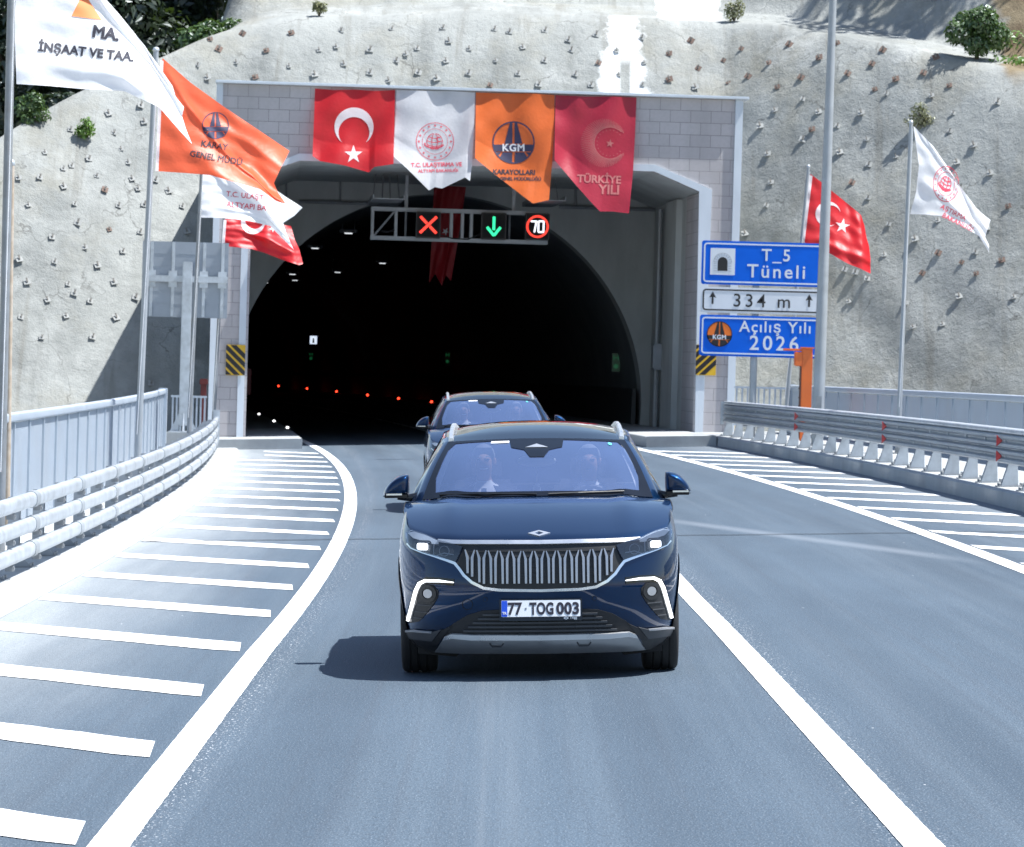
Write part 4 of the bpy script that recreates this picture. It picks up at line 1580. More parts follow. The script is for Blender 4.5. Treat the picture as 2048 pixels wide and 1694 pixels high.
ul, vt = bp2(286, 483); ur, _ = bp2(458, 483); _, vb = bp2(372, 635)
vt = bp2(372, 484)[1]
mb = MB(); mb.box(ul, ur, -.01, .0, vb, vt)
for i in range(6):
    v = lerp(vb, vt, (i + .0) / 6); mb.box(ul, ur, -.016, -.0102, v + .01, v + .02)
mb.build('panel', pm('sign_back_metal', (.30, .335, .38), .45, .3, .06, 2), bs)
for px in (303, 346, 408, 445):
    u = bp2(px, 560)[0]
    mb = MB(); mb.box(u - .035, u + .035, -.055, -.017, vb + .02, vt - .01); mb.build('rib', M['galv'], bs)
    mb = MB(); mb.box(u - .10, u + .10, -.10, -.056, bp2(372, 575)[1], bp2(372, 542)[1]); mb.build('clamp', M['galv'], bs)
mb = MB()
va = bp2(372, 557)[1]
mb.box(ul + .15, ur - .0, -.17, -.101, va - .09, va + .06); mb.build('cross_arm', M['galv'], bs)
mb = MB()
mb.box(-.115, .115, -.33, -.171, .25, bp2(372, 524)[1]); mb.build('post', M['galv'], bs, bevel=.02)
mb = MB()
for s__ in (-1, 1):
    mb.prism([Vector(q) for q in ((s__ * .115, -.25, .12), (s__ * .32, -.25, .12), (s__ * .115, -.25, .55))], (0, .02, 0))
mb.prism([Vector(q) for q in ((.0, -.33, .12), (.0, -.55, .12), (.0, -.33, .55))], (.02, 0, 0))
mb.box(-.33, .33, -.55, .05, .09, .12)
mb.build('foot_plate', M['galv'], bs)
mb = MB(); mb.box(-.40, .42, -.62, .2, -.6, .09); mb.build('concrete_foot', M['conc_white'], bs, bevel=.02)

# chevron boards on the frame
def chevron(label, px0, py0, px1, py1, sgn_, dep=-.09):
    a, b = FP(px0, py1, dep), FP(px1, py0, dep)
    o = thing('hazard_board', label, 'hazard board', PM @ Matrix.Translation((a[0], dep, a[1])))
    w, h = b[0] - a[0], b[1] - a[1]
    mb = MB(); mb.prism([Vector((u, 0, v)) for u, v in rrect(0, 0, w, h, .03)], (0, .02, 0)); mb.build('board', M['sign_yellow'], o)
    n, sl_ = 4, .95
    for i in range(-1, n + 1):
        st = .0 + i * h / 3.6
        poly = []
        th = h / 7.2
        pts = [(0, st), (w, st + sgn_ * sl_ * w), (w, st + sgn_ * sl_ * w + th * 1.35), (0, st + th * 1.35)]
        # clip to the board
        def clip(ps, k, lim, keep):
            out = []
            for j in range(len(ps)):
                p, q = ps[j], ps[(j + 1) % len(ps)]
                ip, iq = keep(p[k] - lim), keep(q[k] - lim)
                if ip:
                    out.append(p)
                if ip != iq:
                    t_ = (lim - p[k]) / (q[k] - p[k])
                    out.append(tuple(lerp(p[c_], q[c_], t_) for c_ in (0, 1)))
            return out
        pts = clip(pts, 1, .012, lambda d_: d_ >= 0)
        pts = clip(pts, 1, h - .012, lambda d_: d_ <= 0) if pts else pts
        if len(pts) >= 3:
            child_sheet('black_stripe', poly2d(pts), planar(Matrix.Identity(4)), M['sign_black'], o, .004, .003)


chevron('yellow and black striped hazard board on the left edge of the portal mouth', 451, 690, 491, 750, -1)
chevron('striped hazard board on the right edge of the portal mouth, half behind the blue sign', 1391, 690, 1433, 750, 1)
# red cabinet inside the mouth
p = PM @ Vector((FP(500, 790, 9)[0], 9, FP(500, 790, 9)[1]))
o = thing('fire_cabinet', 'dark red fire cabinet just inside the left side of the tunnel mouth', 'cabinet', Matrix.Translation(p))
mb = MB(); mb.box(-.25, .02, -.2, .2, 0, .72); mb.build('cabinet_body', M['dark_red'], o, bevel=.02)
mb = MB(); mb.box(-.22, -.02, -.215, -.201, .05, .67); mb.build('cabinet_door', M['dark_red'], o)

# ================================================================ LANE SIGNAL GANTRY
GD = 6.5
def gp2(px, py):
    return FP(px, py, GD)


gc = gp2(918, 451)
gan = thing('signal_gantry', 'grey steel truss hung in the portal mouth carrying the lane signals', 'gantry', PM @ Matrix.Translation((gc[0], GD, gc[1])))
gl_, gr_ = gp2(742, 450)[0] - gc[0], gp2(1096, 455)[0] - gc[0]
gt_, gb_ = gp2(918, 422)[1] - gc[1], gp2(918, 480)[1] - gc[1]
for y in (0, .5):
    for z in (gt_, gb_):
        mb = MB(); mb.box(gl_, gr_, y - .035, y + .035, z - .05, z + .05); mb.build('chord', M['galv_dull'], gan)
for px in (745, 792, 903, 925, 943):
    u = gp2(px, 451)[0] - gc[0]
    mb = MB(); mb.box(u - .035, u + .035, -.03, .03, gb_ + .051, gt_ - .051); mb.build('upright', M['galv_dull'], gan)
    mb = MB(); mb.box(u - .03, u + .03, .47, .53, gb_ + .051, gt_ - .051); mb.build('upright', M['galv_dull'], gan)
mb = MB()
u0, u1 = gp2(748, 451)[0] - gc[0], gp2(789, 451)[0] - gc[0]
mb.tube([Vector((u0, 0, gb_ + .05)), Vector((u1, 0, gt_ - .05))], .03, 6); mb.build('brace', M['galv_dull'], gan)
for px in (812, 1020, 1094):
    u = gp2(px, 451)[0] - gc[0]
    mb = MB(); mb.tube([Vector((u, .25, gb_)), Vector((u, .25, gt_))], .03, 6); mb.build('brace', M['galv_dull'], gan)
for px in (812, 1027):
    u = gp2(px, 451)[0] - gc[0]
    mb = MB(); mb.box(u - .045, u + .045, .2, .29, gt_, zt - gc[1]); mb.build('hanger', M['galv_dull'], gan)
for pl_, r_ in (((880, 470), (905, 477), (935, 479), (960, 468)), .02), (((762, 462), (775, 464), (789, 460)), .025):
    pts = [gp2(*q) for q in pl_]
    mb = MB(); mb.tube([Vector((a - gc[0], -.05, b - gc[1])) for a, b in pts], r_, 6); mb.build('cable', M['black'], gan, smooth=True)

M['led_red'] = emit('red_led', (1, .05, .03), .95)
M['led_green'] = emit('green_led', (.03, .85, .36), .8)
M['led_white'] = emit('white_led', (.85, .88, 1), .9)


def signal(name, label, cat, px0, py0, px1, py1):
    a, b = gp2(px0, py1), gp2(px1, py0)
    o = thing(name, label, cat, PM @ Matrix.Translation(((a[0] + b[0]) / 2, GD - .25, (a[1] + b[1]) / 2)))
    w, h = (b[0] - a[0]) / 2, (b[1] - a[1]) / 2
    mb = MB(); mb.box(-w, w, -.12, .15, -h, h); mb.build('housing', M['black'], o, bevel=.015)
    mb = MB(); mb.box(-w + .04, w - .04, -.126, -.121, -h + .04, h - .04); mb.build('screen', M['matt_black'], o)
    mb = MB(); mb.box(-w * .5, w * .5, .15, .24, -h - .0, -h + .04); mb.build('bracket', M['galv_dull'], o)
    return o, w, h


def dots(par, name, mat, pts, r, off=.131):
    mb = MB()
    for (u, v) in pts:
        mb.lathe([(0, .006), (r, .003), (r, 0)], (u, -off + .003, v), (0, -1, 0), 8)
    mb.build(name, mat, par, recalc=False)


def seg(a, b, n, w, rows=3):
    out = []
    L = math.dist(a, b)
    nx, ny = -(b[1] - a[1]) / L, (b[0] - a[0]) / L
    for i in range(n):
        for k in range(rows):
            q = (k - (rows - 1) / 2) * w
            t_ = i / (n - 1)
            out.append((lerp(a[0], b[0], t_) + nx * q, lerp(a[1], b[1], t_) + ny * q))
    return out


o, w, h = signal('lane_signal', 'black lane signal box showing a red cross', 'lane signal', 830, 425, 881, 476)
e = w * .62
dots(o, 'red_cross', M['led_red'], [q for q in seg((-e, -e), (e, e), 18, .036, 2) + seg((-e, e), (-.05, .05), 8, .036, 2) + seg((.05, -.05), (e, -e), 8, .036, 2)], .022)
o, w, h = signal('lane_signal', 'black lane signal box showing a green down arrow', 'lane signal', 960, 427, 1012, 479)
dots(o, 'green_arrow', M['led_green'], seg((0, h * .66), (0, -h * .25), 13, .036, 2) + seg((-w * .50, -h * .12), (0, -h * .68), 10, .036, 2) + seg((w * .50, -h * .12), (.02, -h * .66), 10, .036, 2), .022)
o, w, h = signal('speed_signal', 'black signal box showing 70 in a red ring', 'speed sign', 1048, 428, 1098, 480)
pts = []
for r_, n in ((.88, 46), (.80, 42)):
    pts += [(w * r_ * math.cos(6.2832 * i / n), w * r_ * math.sin(6.2832 * i / n)) for i in range(n)]
dots(o, 'red_ring', M['led_red'], pts, .019)
pts = seg((-w * .50, h * .38), (-w * .10, h * .38), 9, .0, 1) + seg((-w * .10, h * .34), (-w * .24, -h * .38), 13, .0, 1)
pts += seg((w * .12, h * .40), (w * .46, h * .40), 8, .0, 1) + seg((w * .12, -h * .40), (w * .46, -h * .40), 8, .0, 1) + seg((w * .08, h * .36), (w * .08, -h * .36), 14, .0, 1) + seg((w * .50, h * .36), (w * .50, -h * .36), 14, .0, 1)
dots(o, 'digits', M['led_white'], pts, .026)

# ================================================================ INSIDE THE TUNNEL
M['lamp'] = emit('tunnel_lamp_light', (.9, .95, 1), .5)
M['red_dot'] = emit('red_marker_light', (1, .05, .02), 2.2)
M['white_dot'] = emit('white_marker_light', (1, 1, 1), 1.5)
M['exit_green'] = emit('exit_green', (.02, .35, .12), .07, (.01, .12, .05))
M['panel_white'] = emit('lit_panel', (.75, .85, 1), .5, (.5, .5, .5))
lampspec = [((697, 467), 132), ((630, 497), 147), ((585, 549), 170), ((765, 527), 171), ((675, 545), 186), ((590, 561), 204), ((530, 566), 190)]
lampwhere = ['nearest', 'second', 'third', 'fourth', 'fifth', 'sixth', 'seventh']
proto = None
for i, ((px, py), Y) in enumerate(lampspec):
    p = W(px, py, Y)
    if proto is None:
        proto = thing('tunnel_lamp', '', 'tunnel lamp', Matrix.Translation(p), 'lamps on the tunnel ceiling')
        mb = MB(); mb.box(-.28, .28, -.16, .16, .02, .12); mb.build('housing', M['galv_dark'], proto)
        mb = MB(); mb.box(-.12, .12, -.165, .14, -.010, .019); mb.build('diffuser', M['lamp'], proto)
        mb = MB(); mb.tube([Vector((-.2, 0, .1)), Vector((-.2, 0, .6))], .02, 6); mb.tube([Vector((.2, 0, .1)), Vector((.2, 0, .6))], .02, 6); mb.build('suspension', M['galv_dark'], proto)
        q = proto
    else:
        q = copy_tree(proto); q.matrix_world = Matrix.Translation(p)
    q['label'] = 'small white lamp on the dark tunnel ceiling'
for i, (px, py) in enumerate([(863, 804), (797, 797), (735, 790), (673, 783), (614, 777), (557, 772)]):
    Y = 200.0
    for _ in range(60):
        q = W(px, py, Y)
        Y -= 3.0 * (q.x - cR(Y) - (TREL + AR - 1.15))
    p = W(px, py, Y)
    if i == 0:
        rp_ = thing('red_marker', '', 'marker light', Matrix.Translation(p))
        mb = MB(); mb.ellipsoid((0, 0, 0), .062, .05, .062, 10, 8); mb.build('lens', M['red_dot'], rp_)
        mb = MB(); mb.box(-.04, .04, -.02, .06, -.35, -.07); mb.build('stem', M['black'], rp_)
        q = rp_
    else:
        q = copy_tree(rp_); q.matrix_world = Matrix.Translation(p)
    q['label'] = 'small red marker light glowing in a row along the far tunnel kerb'
    q['group'] = 'red marker lights in the tunnel'
for i, (px, py) in enumerate([(518, 828), (548, 842), (575, 855)]):
    Y = (CAMH - .30) * F / (py - (719 - .0114 * (px - 1024)))
    p = W(px, py, Y)
    if i == 0:
        rp_ = thing('white_marker', '', 'marker light', Matrix.Translation(p))
        mb = MB(); mb.ellipsoid((0, 0, 0), .045, .03, .035, 10, 8); mb.build('lens', M['white_dot'], rp_)
        mb = MB(); mb.box(-.05, .05, -.02, .06, -.07, -.03); mb.build('base', M['black'], rp_)
        q = rp_
    else:
        q = copy_tree(rp_); q.matrix_world = Matrix.Translation(p)
    q['label'] = 'small white marker light on the left tunnel walkway'
    q['group'] = 'white marker lights in the tunnel'
for (px, py, Y, w_, h_, lab) in ((1232, 725, 121, .13, .28, 'green emergency exit sign on the right tunnel wall near the mouth'), (895, 717, 181, .13, .32, 'faint green emergency exit sign above the second car'), (622, 713, 236, .16, .26, 'faint green emergency exit sign deep in the tunnel under the white panel')):
    p = W(px, py, Y)
    o = thing('exit_sign', lab, 'exit sign', Matrix.Translation(p))
    mb = MB(); mb.box(-w_, w_, -.05, .05, -h_, h_); mb.build('box', M['black'], o)
    fig = merge2d(line2d([(-.5 * w_, .75 * h_), (-.5 * w_, .25 * h_)], .22 * w_), line2d([(.5 * w_, .75 * h_), (.5 * w_, .25 * h_)], .22 * w_), line2d([(-.5 * w_, .5 * h_), (.5 * w_, .5 * h_)], .22 * w_), poly2d(circle2d(0, -.4 * h_, .55 * w_, 14)))
    child_sheet('pictogram', fig, planar(Matrix.Identity(4)), M['exit_green'], o, .056)
    mb = MB(); mb.box(-w_ * .9, w_ * .9, -.054, -.0505, -h_ * .95, h_ * .95); mb.build('face', emit('exit_face', (.01, .12, .04), .02, (.01, .08, .03)) if lab.startswith('green') else M['exit_face'] if 'exit_face' in M else M['black'], o)
p = W(627, 680, 232)
o = thing('info_panel', 'small lit white panel with a red figure deep on the tunnel wall', 'lit sign', Matrix.Translation(p))
mb = MB(); mb.box(-.25, .25, -.05, .05, -.28, .28); mb.build('box', M['sign_blue'], o)
mb = MB(); mb.box(-.20, .20, -.056, -.051, -.23, .23); mb.build('face', M['panel_white'], o)
child_sheet('pictogram', merge2d(poly2d(circle2d(0, .05, .05, 10)), poly2d([(-.06, -.16), (.06, -.16), (.05, 0), (-.05, 0)])), planar(Matrix.Identity(4)), M['dark_red'], o, .060)
# ================================================================ FLAGS
class Flag:
    """cloth between four traced edges, with folds in depth; px,py are photo pixels at the flag's own distance"""

    def __init__(s, T, H, F_, B, Yfn, disp):
        s.T, s.H, s.F, s.B, s.Y, s.disp = T, H, F_, B, Yfn, disp
        s.cache = []
        for i in range(25):
            for j in range(19):
                u, v = i / 24, j / 18
                s.cache.append((u, v) + s.px(u, v))

    def px(s, u, v):
        t, b, h, f = polyat(s.T, u), polyat(s.B, u), polyat(s.H, v), polyat(s.F, v)
        c00, c10, c01, c11 = s.T[0], s.T[-1], s.B[0], s.B[-1]
        return tuple((1 - v) * t[k] + v * b[k] + (1 - u) * h[k] + u * f[k] - ((1 - u) * (1 - v) * c00[k] + u * (1 - v) * c10[k] + (1 - u) * v * c01[k] + u * v * c11[k]) for k in (0, 1))

    def pt(s, u, v, off=0.0):
        px, py = s.px(u, v)
        w0 = W(px, py, 100)
        Y = s.Y(px, py) + s.disp(u, v)
        return W(px, py, Y - off)

    def inv(s, px, py):
        b = min(s.cache, key=lambda q: (q[2] - px) ** 2 + (q[3] - py) ** 2)
        u, v = b[0], b[1]
        for _ in range(14):
            x, y = s.px(u, v)
            e = .01
            xu, yu = s.px(u + e, v)
            xv, yv = s.px(u, v + e)
            a, b_, c, d = (xu - x) / e, (xv - x) / e, (yu - y) / e, (yv - y) / e
            det = a * d - b_ * c
            if abs(det) < 1e-6:
                break
            rx, ry = px - x, py - y
            u += max(-.1, min(.1, (d * rx - b_ * ry) / det))
            v += max(-.1, min(.1, (-c * rx + a * ry) / det))
        return max(-.02, min(1.02, u)), max(-.02, min(1.02, v))

    def map(s, px, py, off):
        u, v = s.inv(px, py)
        p = s.pt(u, v)
        w0 = W(px, py, p.y - off)
        return w0

    def build(s, name, label, cat, mat, nu=96, nv=72, group=None):
        c = s.pt(0, 0)
        mb = MB()
        mb.grid(lambda u, v: s.pt(u, v), nu, nv)
        o = mb.build(name, mat, None, smooth=True, angle=180, recalc=False)
        tag(o, label, cat, group)
        s.o = o
        return o

    def decor(s, name, shape, mat, off=.009, maxlen=7, thick=0.0):
        o = sheet(name, shape, s.map, mat, None, off, thick, maxlen, smooth=True)
        o.parent = s.o
        return o

    def text(s, body, px, py, w, mat, rot=0.0, bold=.0, space=1.0, xs=1.0, off=.010, shear=0.0):
        sh = place2d(text2d(body, 1.0, bold, space), px, py, w, math.radians(rot), flipy=True, shear=shear)
        return s.decor('lettering', sh, mat, off, 4)


M['cl_white'] = cloth('white_cloth', (.82, .83, .86), .48)
M['cl_orange'] = cloth('orange_cloth', (.88, .135, .05), .5)
M['cl_red'] = cloth('red_cloth', (.72, .018, .026), .5)
M['cl_rose'] = cloth('rose_cloth', (.47, .022, .052), .35)
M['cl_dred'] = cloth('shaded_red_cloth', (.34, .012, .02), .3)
M['cl_orange2'] = cloth('amber_cloth', (.80, .165, .03), .35)
M['ink'] = pm('ink_black', (.015, .015, .03), .7, 0, .1, 5)
M['ink_red'] = pm('ink_red', (.60, .03, .07), .7, 0, .1, 5)
M['ink_white'] = cloth('ink_white', (.84, .85, .88), .4)
M['ink_orange'] = pm('ink_orange', (.86, .24, .08), .7, 0, .05, 5)
M['ink_gold'] = pm('ink_gold', (.42, .12, .12), .7, 0, .1, 5)
M['ink_blue'] = pm('ink_dark', (.02, .02, .06), .7, 0, .1, 5)
M['hem'] = cloth('hem_cloth', (.80, .80, .82), .3)
hyp = math.hypot


def fold(A, fu, fv, ph, tilt=0.0, hang=0.0, A2=.0, f2=0.0, cr=()):
    def d(u, v):
        c_ = 0.0
        for (va, vb, wd, am) in cr:
            c_ -= am * min(1, max(0, u) * 3) * math.exp(-((v - lerp(va, vb, u)) / wd) ** 2)
        c_ += .012 * math.sin(9 * u - 23 * v + ph) * math.sin(13 * u + 5 * v) + .02 * max(0, u) * noise.noise(Vector((u * 5, v * 5, ph)))
        return c_ + (max(0.0, u) ** .8) * (A * math.sin(6.283 * (fu * u + fv * v) + ph) + A2 * math.sin(6.283 * (f2 * u - .7 * fv * v) + 1.3 * ph)) + 1.9 * tilt * (1 - v) * (.25 + .75 * u) + hang * u
    return d


# large white flag on the nearest pole
f1 = Flag([(25, -62), (110, -40), (200, -15), (240, 30), (290, 92), (345, 172)], [(25, -62), (29, 60), (33, 168)],
          [(345, 172), (352, 195), (368, 214), (364, 232), (372, 258), (384, 288)],
          [(33, 168), (100, 172), (165, 178), (248, 182), (318, 214), (360, 262), (384, 288)],
          lambda px, py: 45 + .0015 * px, fold(.13, 1.15, -.55, 2.6, .5, -.1, .05, 2.6, ((-.25, .45, .07, .12), (-.6, .15, .06, .10), (.75, .9, .09, .06))))
f1.build('company_flag', 'large white flag with black lettering and an orange triangle, frayed at its tip', 'flag', M['cl_white'])
f1.decor('orange_triangle', poly2d([(143, 32), (204, 40), (172, -8), (160, -2)]), M['ink_orange'])
f1.text('MA.', 184, 73, 54, M['ink'], -9, .045, 1.0)
f1.text('İNŞAAT VE TAA.', 76, 101, 192, M['ink'], -6.5, .042, 1.02)
# orange flag
f2 = Flag([(325, 116), (352, 140), (382, 166), (450, 215), (520, 262), (579, 302)], [(325, 116), (317, 230), (311, 342)],
          [(579, 302), (562, 335), (548, 366), (556, 385), (572, 408)],
          [(311, 342), (370, 346), (420, 350), (475, 366), (520, 378), (552, 402), (572, 408)],
          lambda px, py: 68 + .001 * (px - 310), fold(.11, .9, -.85, .6, .45, .0, .03, 2.4, ((.02, .98, .06, .08), (.25, .3, .08, .03))))
f2.build('authority_flag', 'orange flag with a black roundel and black lettering, folded along its diagonal', 'flag', M['cl_orange'])
kb, kt = kgm(431, 251, 27, -1)
f2.decor('roundel', kb, M['ink_blue'], .012)
f2.text('KARAY', 402, 292, 54, M['ink'], -9, .025, 1.0, off=.012)
f2.text('GENEL MÜDÜ', 379, 312, 106, M['ink'], -10, .025, 1.0, off=.012)
f2.decor('hem', poly2d([(320, 120), (327, 122), (317, 342), (311, 342)]), M['hem'], .012)
# white flag with red letters
f3 = Flag([(404, 346), (470, 356), (540, 372), (575, 396), (605, 415)], [(404, 346), (401, 392), (399, 435)],
          [(605, 415), (588, 432), (566, 446), (574, 470), (588, 500)],
          [(399, 435), (450, 436), (500, 442), (540, 452), (566, 478), (588, 500)],
          lambda px, py: 88 + .001 * (px - 400), fold(.15, 1.1, -.6, 1.4, .4, .0, .05, 2.5, ((-.2, .8, .09, .15), (.7, .9, .07, .05))))
f3.build('ministry_flag', 'white flag with two lines of red lettering left of the portal', 'flag', M['cl_white'])
f3.text('T.C. ULAŞT', 452, 392, 75, M['ink_red'], -6, .012, off=.022)
f3.text('ALTYAPI BA', 452, 413, 81, M['ink_red'], -6, .012, off=.022)
# torn red flag at the portal corner
f4 = Flag([(450, 438), (500, 440), (545, 446), (582, 452)], [(450, 438), (447, 465), (445, 492)],
          [(582, 452), (590, 480), (599, 500), (606, 528)],
          [(445, 492), (500, 497), (530, 506), (565, 520), (598, 530), (606, 528)],
          lambda px, py: 98.6 + .0006 * (px - 440), fold(.14, 1.3, -.4, .2, .3, .0, .05, 2.7, ((.3, .7, .12, .10),)))
f4.build('crescent_flag', 'torn red flag with part of a white crescent at the portal corner', 'flag', M['cl_red'])
f4.decor('crescent', poly2d(crescent2d(506, 444, 24, 19, 6, math.radians(-60))), M['ink_white'])
f4.decor('star', poly2d(star2d(546, 456, 9, .3)), M['ink_white'])
f4.decor('hem', poly2d([(447, 440), (453, 440), (449, 493), (443, 493)]), M['hem'], .012)
# red crescent flag on the right
f5 = Flag([(1621, 348), (1640, 362), (1660, 379), (1700, 411), (1722, 430), (1729, 452)], [(1621, 348), (1612, 420), (1604, 484)],
          [(1729, 452), (1733, 475), (1738, 492), (1741, 518), (1741, 547)],
          [(1604, 484), (1640, 493), (1660, 507), (1695, 527), (1720, 537), (1741, 547)],
          lambda px, py: 99.4, fold(.12, 1.2, .3, 3.9, .35, .0, .05, 2.4, ((.95, .75, .07, .05),)))
f5.build('crescent_flag', 'red flag with a white crescent and star right of the portal', 'flag', M['cl_red'])
f5.decor('crescent', poly2d(crescent2d(1656, 428, 25, 20, 6.2, math.radians(25))), M['ink_white'])
f5.decor('star', poly2d(star2d(1685, 452, 15.5, math.radians(-80))), M['ink_white'])
f5.decor('hem', poly2d([(1618, 350), (1625, 352), (1609, 485), (1603, 484)]), M['hem'], .012)
# white emblem flag on the right
f6 = Flag([(1827, 252), (1866, 292), (1898, 338), (1925, 398), (1940, 412), (1958, 424)], [(1827, 252), (1838, 330), (1832, 385), (1820, 428)],
          [(1958, 424), (1981, 440), (1970, 474), (1978, 490), (1978, 504)],
          [(1820, 428), (1850, 429), (1885, 432), (1925, 452), (1958, 472), (1978, 504)],
          lambda px, py: 79.4, fold(.13, 1.3, .2, 2.2, .35, .0, .05, 2.6, ((-.1, .5, .07, .09), (.6, .9, .07, .08))))
f6.build('ministry_flag', 'white flag with a round red emblem in front of the right slope', 'flag', M['cl_white'])


def ministry(cx, cy, r, sx_=1.0, rot=0.0, lw=1.6):
    """round emblem: two rings, a ring of sixteen stars and a globe of curved lines"""
    sh = [ring2d(0, 0, r - lw * .8, r, 36), ring2d(0, 0, r * .68 - lw * .5, r * .68, 32)]
    for i in range(16):
        a = 6.2832 * i / 16
        sh.append(poly2d(star2d(.84 * r * math.cos(a), .84 * r * math.sin(a), r * .085, a)))
    for k in (-.55, -.2, .2, .55):
        sh.append(line2d([(k * r * .75 * math.cos(t_) - .02 * r, .42 * r * math.sin(t_)) for t_ in [-1.4 + 2.8 * j / 8 for j in range(9)]], lw * .8))
    for k in (-.26, -.05, .16):
        hw = r * math.sqrt(max(.01, .42 ** 2 - k * k))
        sh.append(line2d([(-hw + 2 * hw * j / 8, k * r + .10 * r * (1 - (2 * j / 8 - 1) ** 2)) for j in range(9)], lw * .9))
    sh.append(line2d([(.50 * r * math.cos(t_) - .04 * r, .12 * r + .22 * r * math.sin(t_)) for t_ in [.2 + 3.2 * j / 14 for j in range(15)]], lw * 1.5))
    sh.append(poly2d(crescent2d(.20 * r, -.12 * r, .13 * r, .10 * r, .04 * r, 0, 14)))
    vs, fs = merge2d(*sh)
    c, s_ = math.cos(rot), math.sin(rot)
    return [(cx + sx_ * (c * x - s_ * y), cy + s_ * x + c * y) for x, y in vs], fs


f6.decor('emblem', ministry(1892, 368, 36, .72, math.radians(20), 2.2), M['ink_red'], maxlen=6)
f6.text('AŞTIRMA', 1880, 416, 56, M['ink_red'], -27, .012)
f6.text('BAKANLIĞI', 1884, 434, 66, M['ink_red'], -26, .012)
# gathered lower tail of the white flag (a strip of the same cloth)

# ---- four banners hung on the portal front
def Yport(off):
    def f(px, py):
        o = CAM
        d = ray(px, py)
        n = PN
        tt = (PO - n * off - o).dot(n) / d.dot(n)
        return (o + d * tt).y
    return f


def hang(A, fu, ph, lift=.15):
    def d(u, v):
        return -lift * v + A * (.3 + .7 * v) * math.sin(6.283 * fu * u + ph + 1.2 * v) + .03 * math.sin(6.283 * (2.3 * u + 1.1 * v)) + .05 * noise.noise(Vector((u * 3.2, v * 3.0, ph * 3))) + .025 * math.exp(-v * 5) * math.cos(12.566 * u) - .25 * max(0, v - .72) * 1.5
    return d


b1 = Flag([(630, 177), (668, 180), (708, 179), (750, 182), (790, 180)], [(630, 177), (628, 240), (625, 312)], [(790, 180), (789, 250), (787, 328)],
          [(625, 312), (640, 322), (690, 331), (738, 345), (748, 334), (787, 328)], Yport(.10), hang(.06, 1.6, .4, .35))
b1.build('red_banner', 'red banner with a white crescent and star hung leftmost on the portal front', 'banner', M['cl_red'])
b1.decor('crescent', poly2d(crescent2d(708, 254, 39, 31, 11, math.radians(90))), M['ink_white'])
b1.decor('star', poly2d(star2d(707, 309, 19, math.radians(-90))), M['ink_white'])
b2 = Flag([(793, 180), (850, 182), (900, 182), (950, 185)], [(793, 180), (790, 250), (786, 312)], [(950, 185), (948, 260), (944, 330), (940, 362)],
          [(786, 312), (815, 338), (858, 381), (870, 374), (884, 377), (930, 355), (940, 362)], Yport(.10), hang(.06, 1.3, 2.0, .3))
b2.build('white_banner', 'white banner with a round red emblem hung on the portal front, lower edge curled', 'banner', M['cl_white'])
b2.decor('emblem', ministry(870, 283, 38), M['ink_red'], maxlen=6)
b2.text('T.C. ULAŞTIRMA VE', 822, 334, 102, M['ink_red'], 1, .02)
b2.text('ALTYAPI BAKANLIĞI', 836, 345, 80, M['ink_red'], 1, .02)
b3 = Flag([(952, 185), (1010, 187), (1060, 187), (1109, 190)], [(952, 185), (951, 250), (950, 316)], [(1109, 190), (1108, 260), (1104, 330), (1098, 400)],
          [(950, 316), (985, 345), (1030, 380), (1048, 394), (1066, 407), (1098, 400)], Yport(.10), hang(.06, 1.2, 4.2, .3))
b3.build('orange_banner', 'orange banner with a black roundel hung on the portal front', 'banner', M['cl_orange2'])
kb, kt = kgm(1027, 285, 42.5, -1)
b3.decor('roundel', kb, M['ink_blue'])
b3.decor('lettering', kt, M['ink_white'], .022)
b3.text('KARAYOLLARI', 986, 348, 84, M['ink'], -1, .03, .95)
b3.text('GENEL MÜDÜRLÜĞÜ', 1000, 360, 82, M['ink'], -1, .03, .95)
b4 = Flag([(1111, 190), (1170, 193), (1220, 193), (1273, 195)], [(1111, 190), (1110, 250), (1109, 320)], [(1273, 195), (1270, 270), (1266, 345), (1258, 427)],
          [(1109, 320), (1150, 368), (1180, 402), (1200, 423), (1225, 423), (1258, 427)], Yport(.10), hang(.06, 1.2, 5.6, .3))
b4.build('rose_banner', 'rose red banner with a pale rayed crescent hung rightmost on the portal front', 'banner', M['cl_rose'])
rays = []
for i in range(64):
    a = math.radians(38 + 284 * i / 63)
    c0, s0_ = math.cos(a), math.sin(a)
    # inner circle shifted to the right, outer circle of light
    r_in = 33
    r_out = 34 + 23 * (.5 - .5 * math.cos(a)) ** .8
    ccx, ccy = 1220, 286
    rays.append(line2d([(ccx + r_in * c0, ccy + r_in * s0_), (ccx + r_out * c0 - 2, ccy + r_out * s0_)], [1.5, .7]))
rays.append(ring2d(1220, 286, 31.2, 32.6, 40, math.radians(45), math.radians(315)))
for i in range(18):
    a = math.radians(40 + 280 * i / 17)
    rays.append(poly2d(circle2d(1220 + 26 * math.cos(a), 286 + 26 * math.sin(a), .9, 6)))
rays.append(poly2d(star2d(1220, 287, 8.5, math.radians(-80))))
b4.decor('rayed_crescent', merge2d(*rays), M['ink_gold'], maxlen=6)
b4.text('TÜRKİYE', 1154, 364, 88, M['ink_gold'], -2, .03)
b4.text('YILI', 1196, 387, 42, M['ink_gold'], -2, .03)
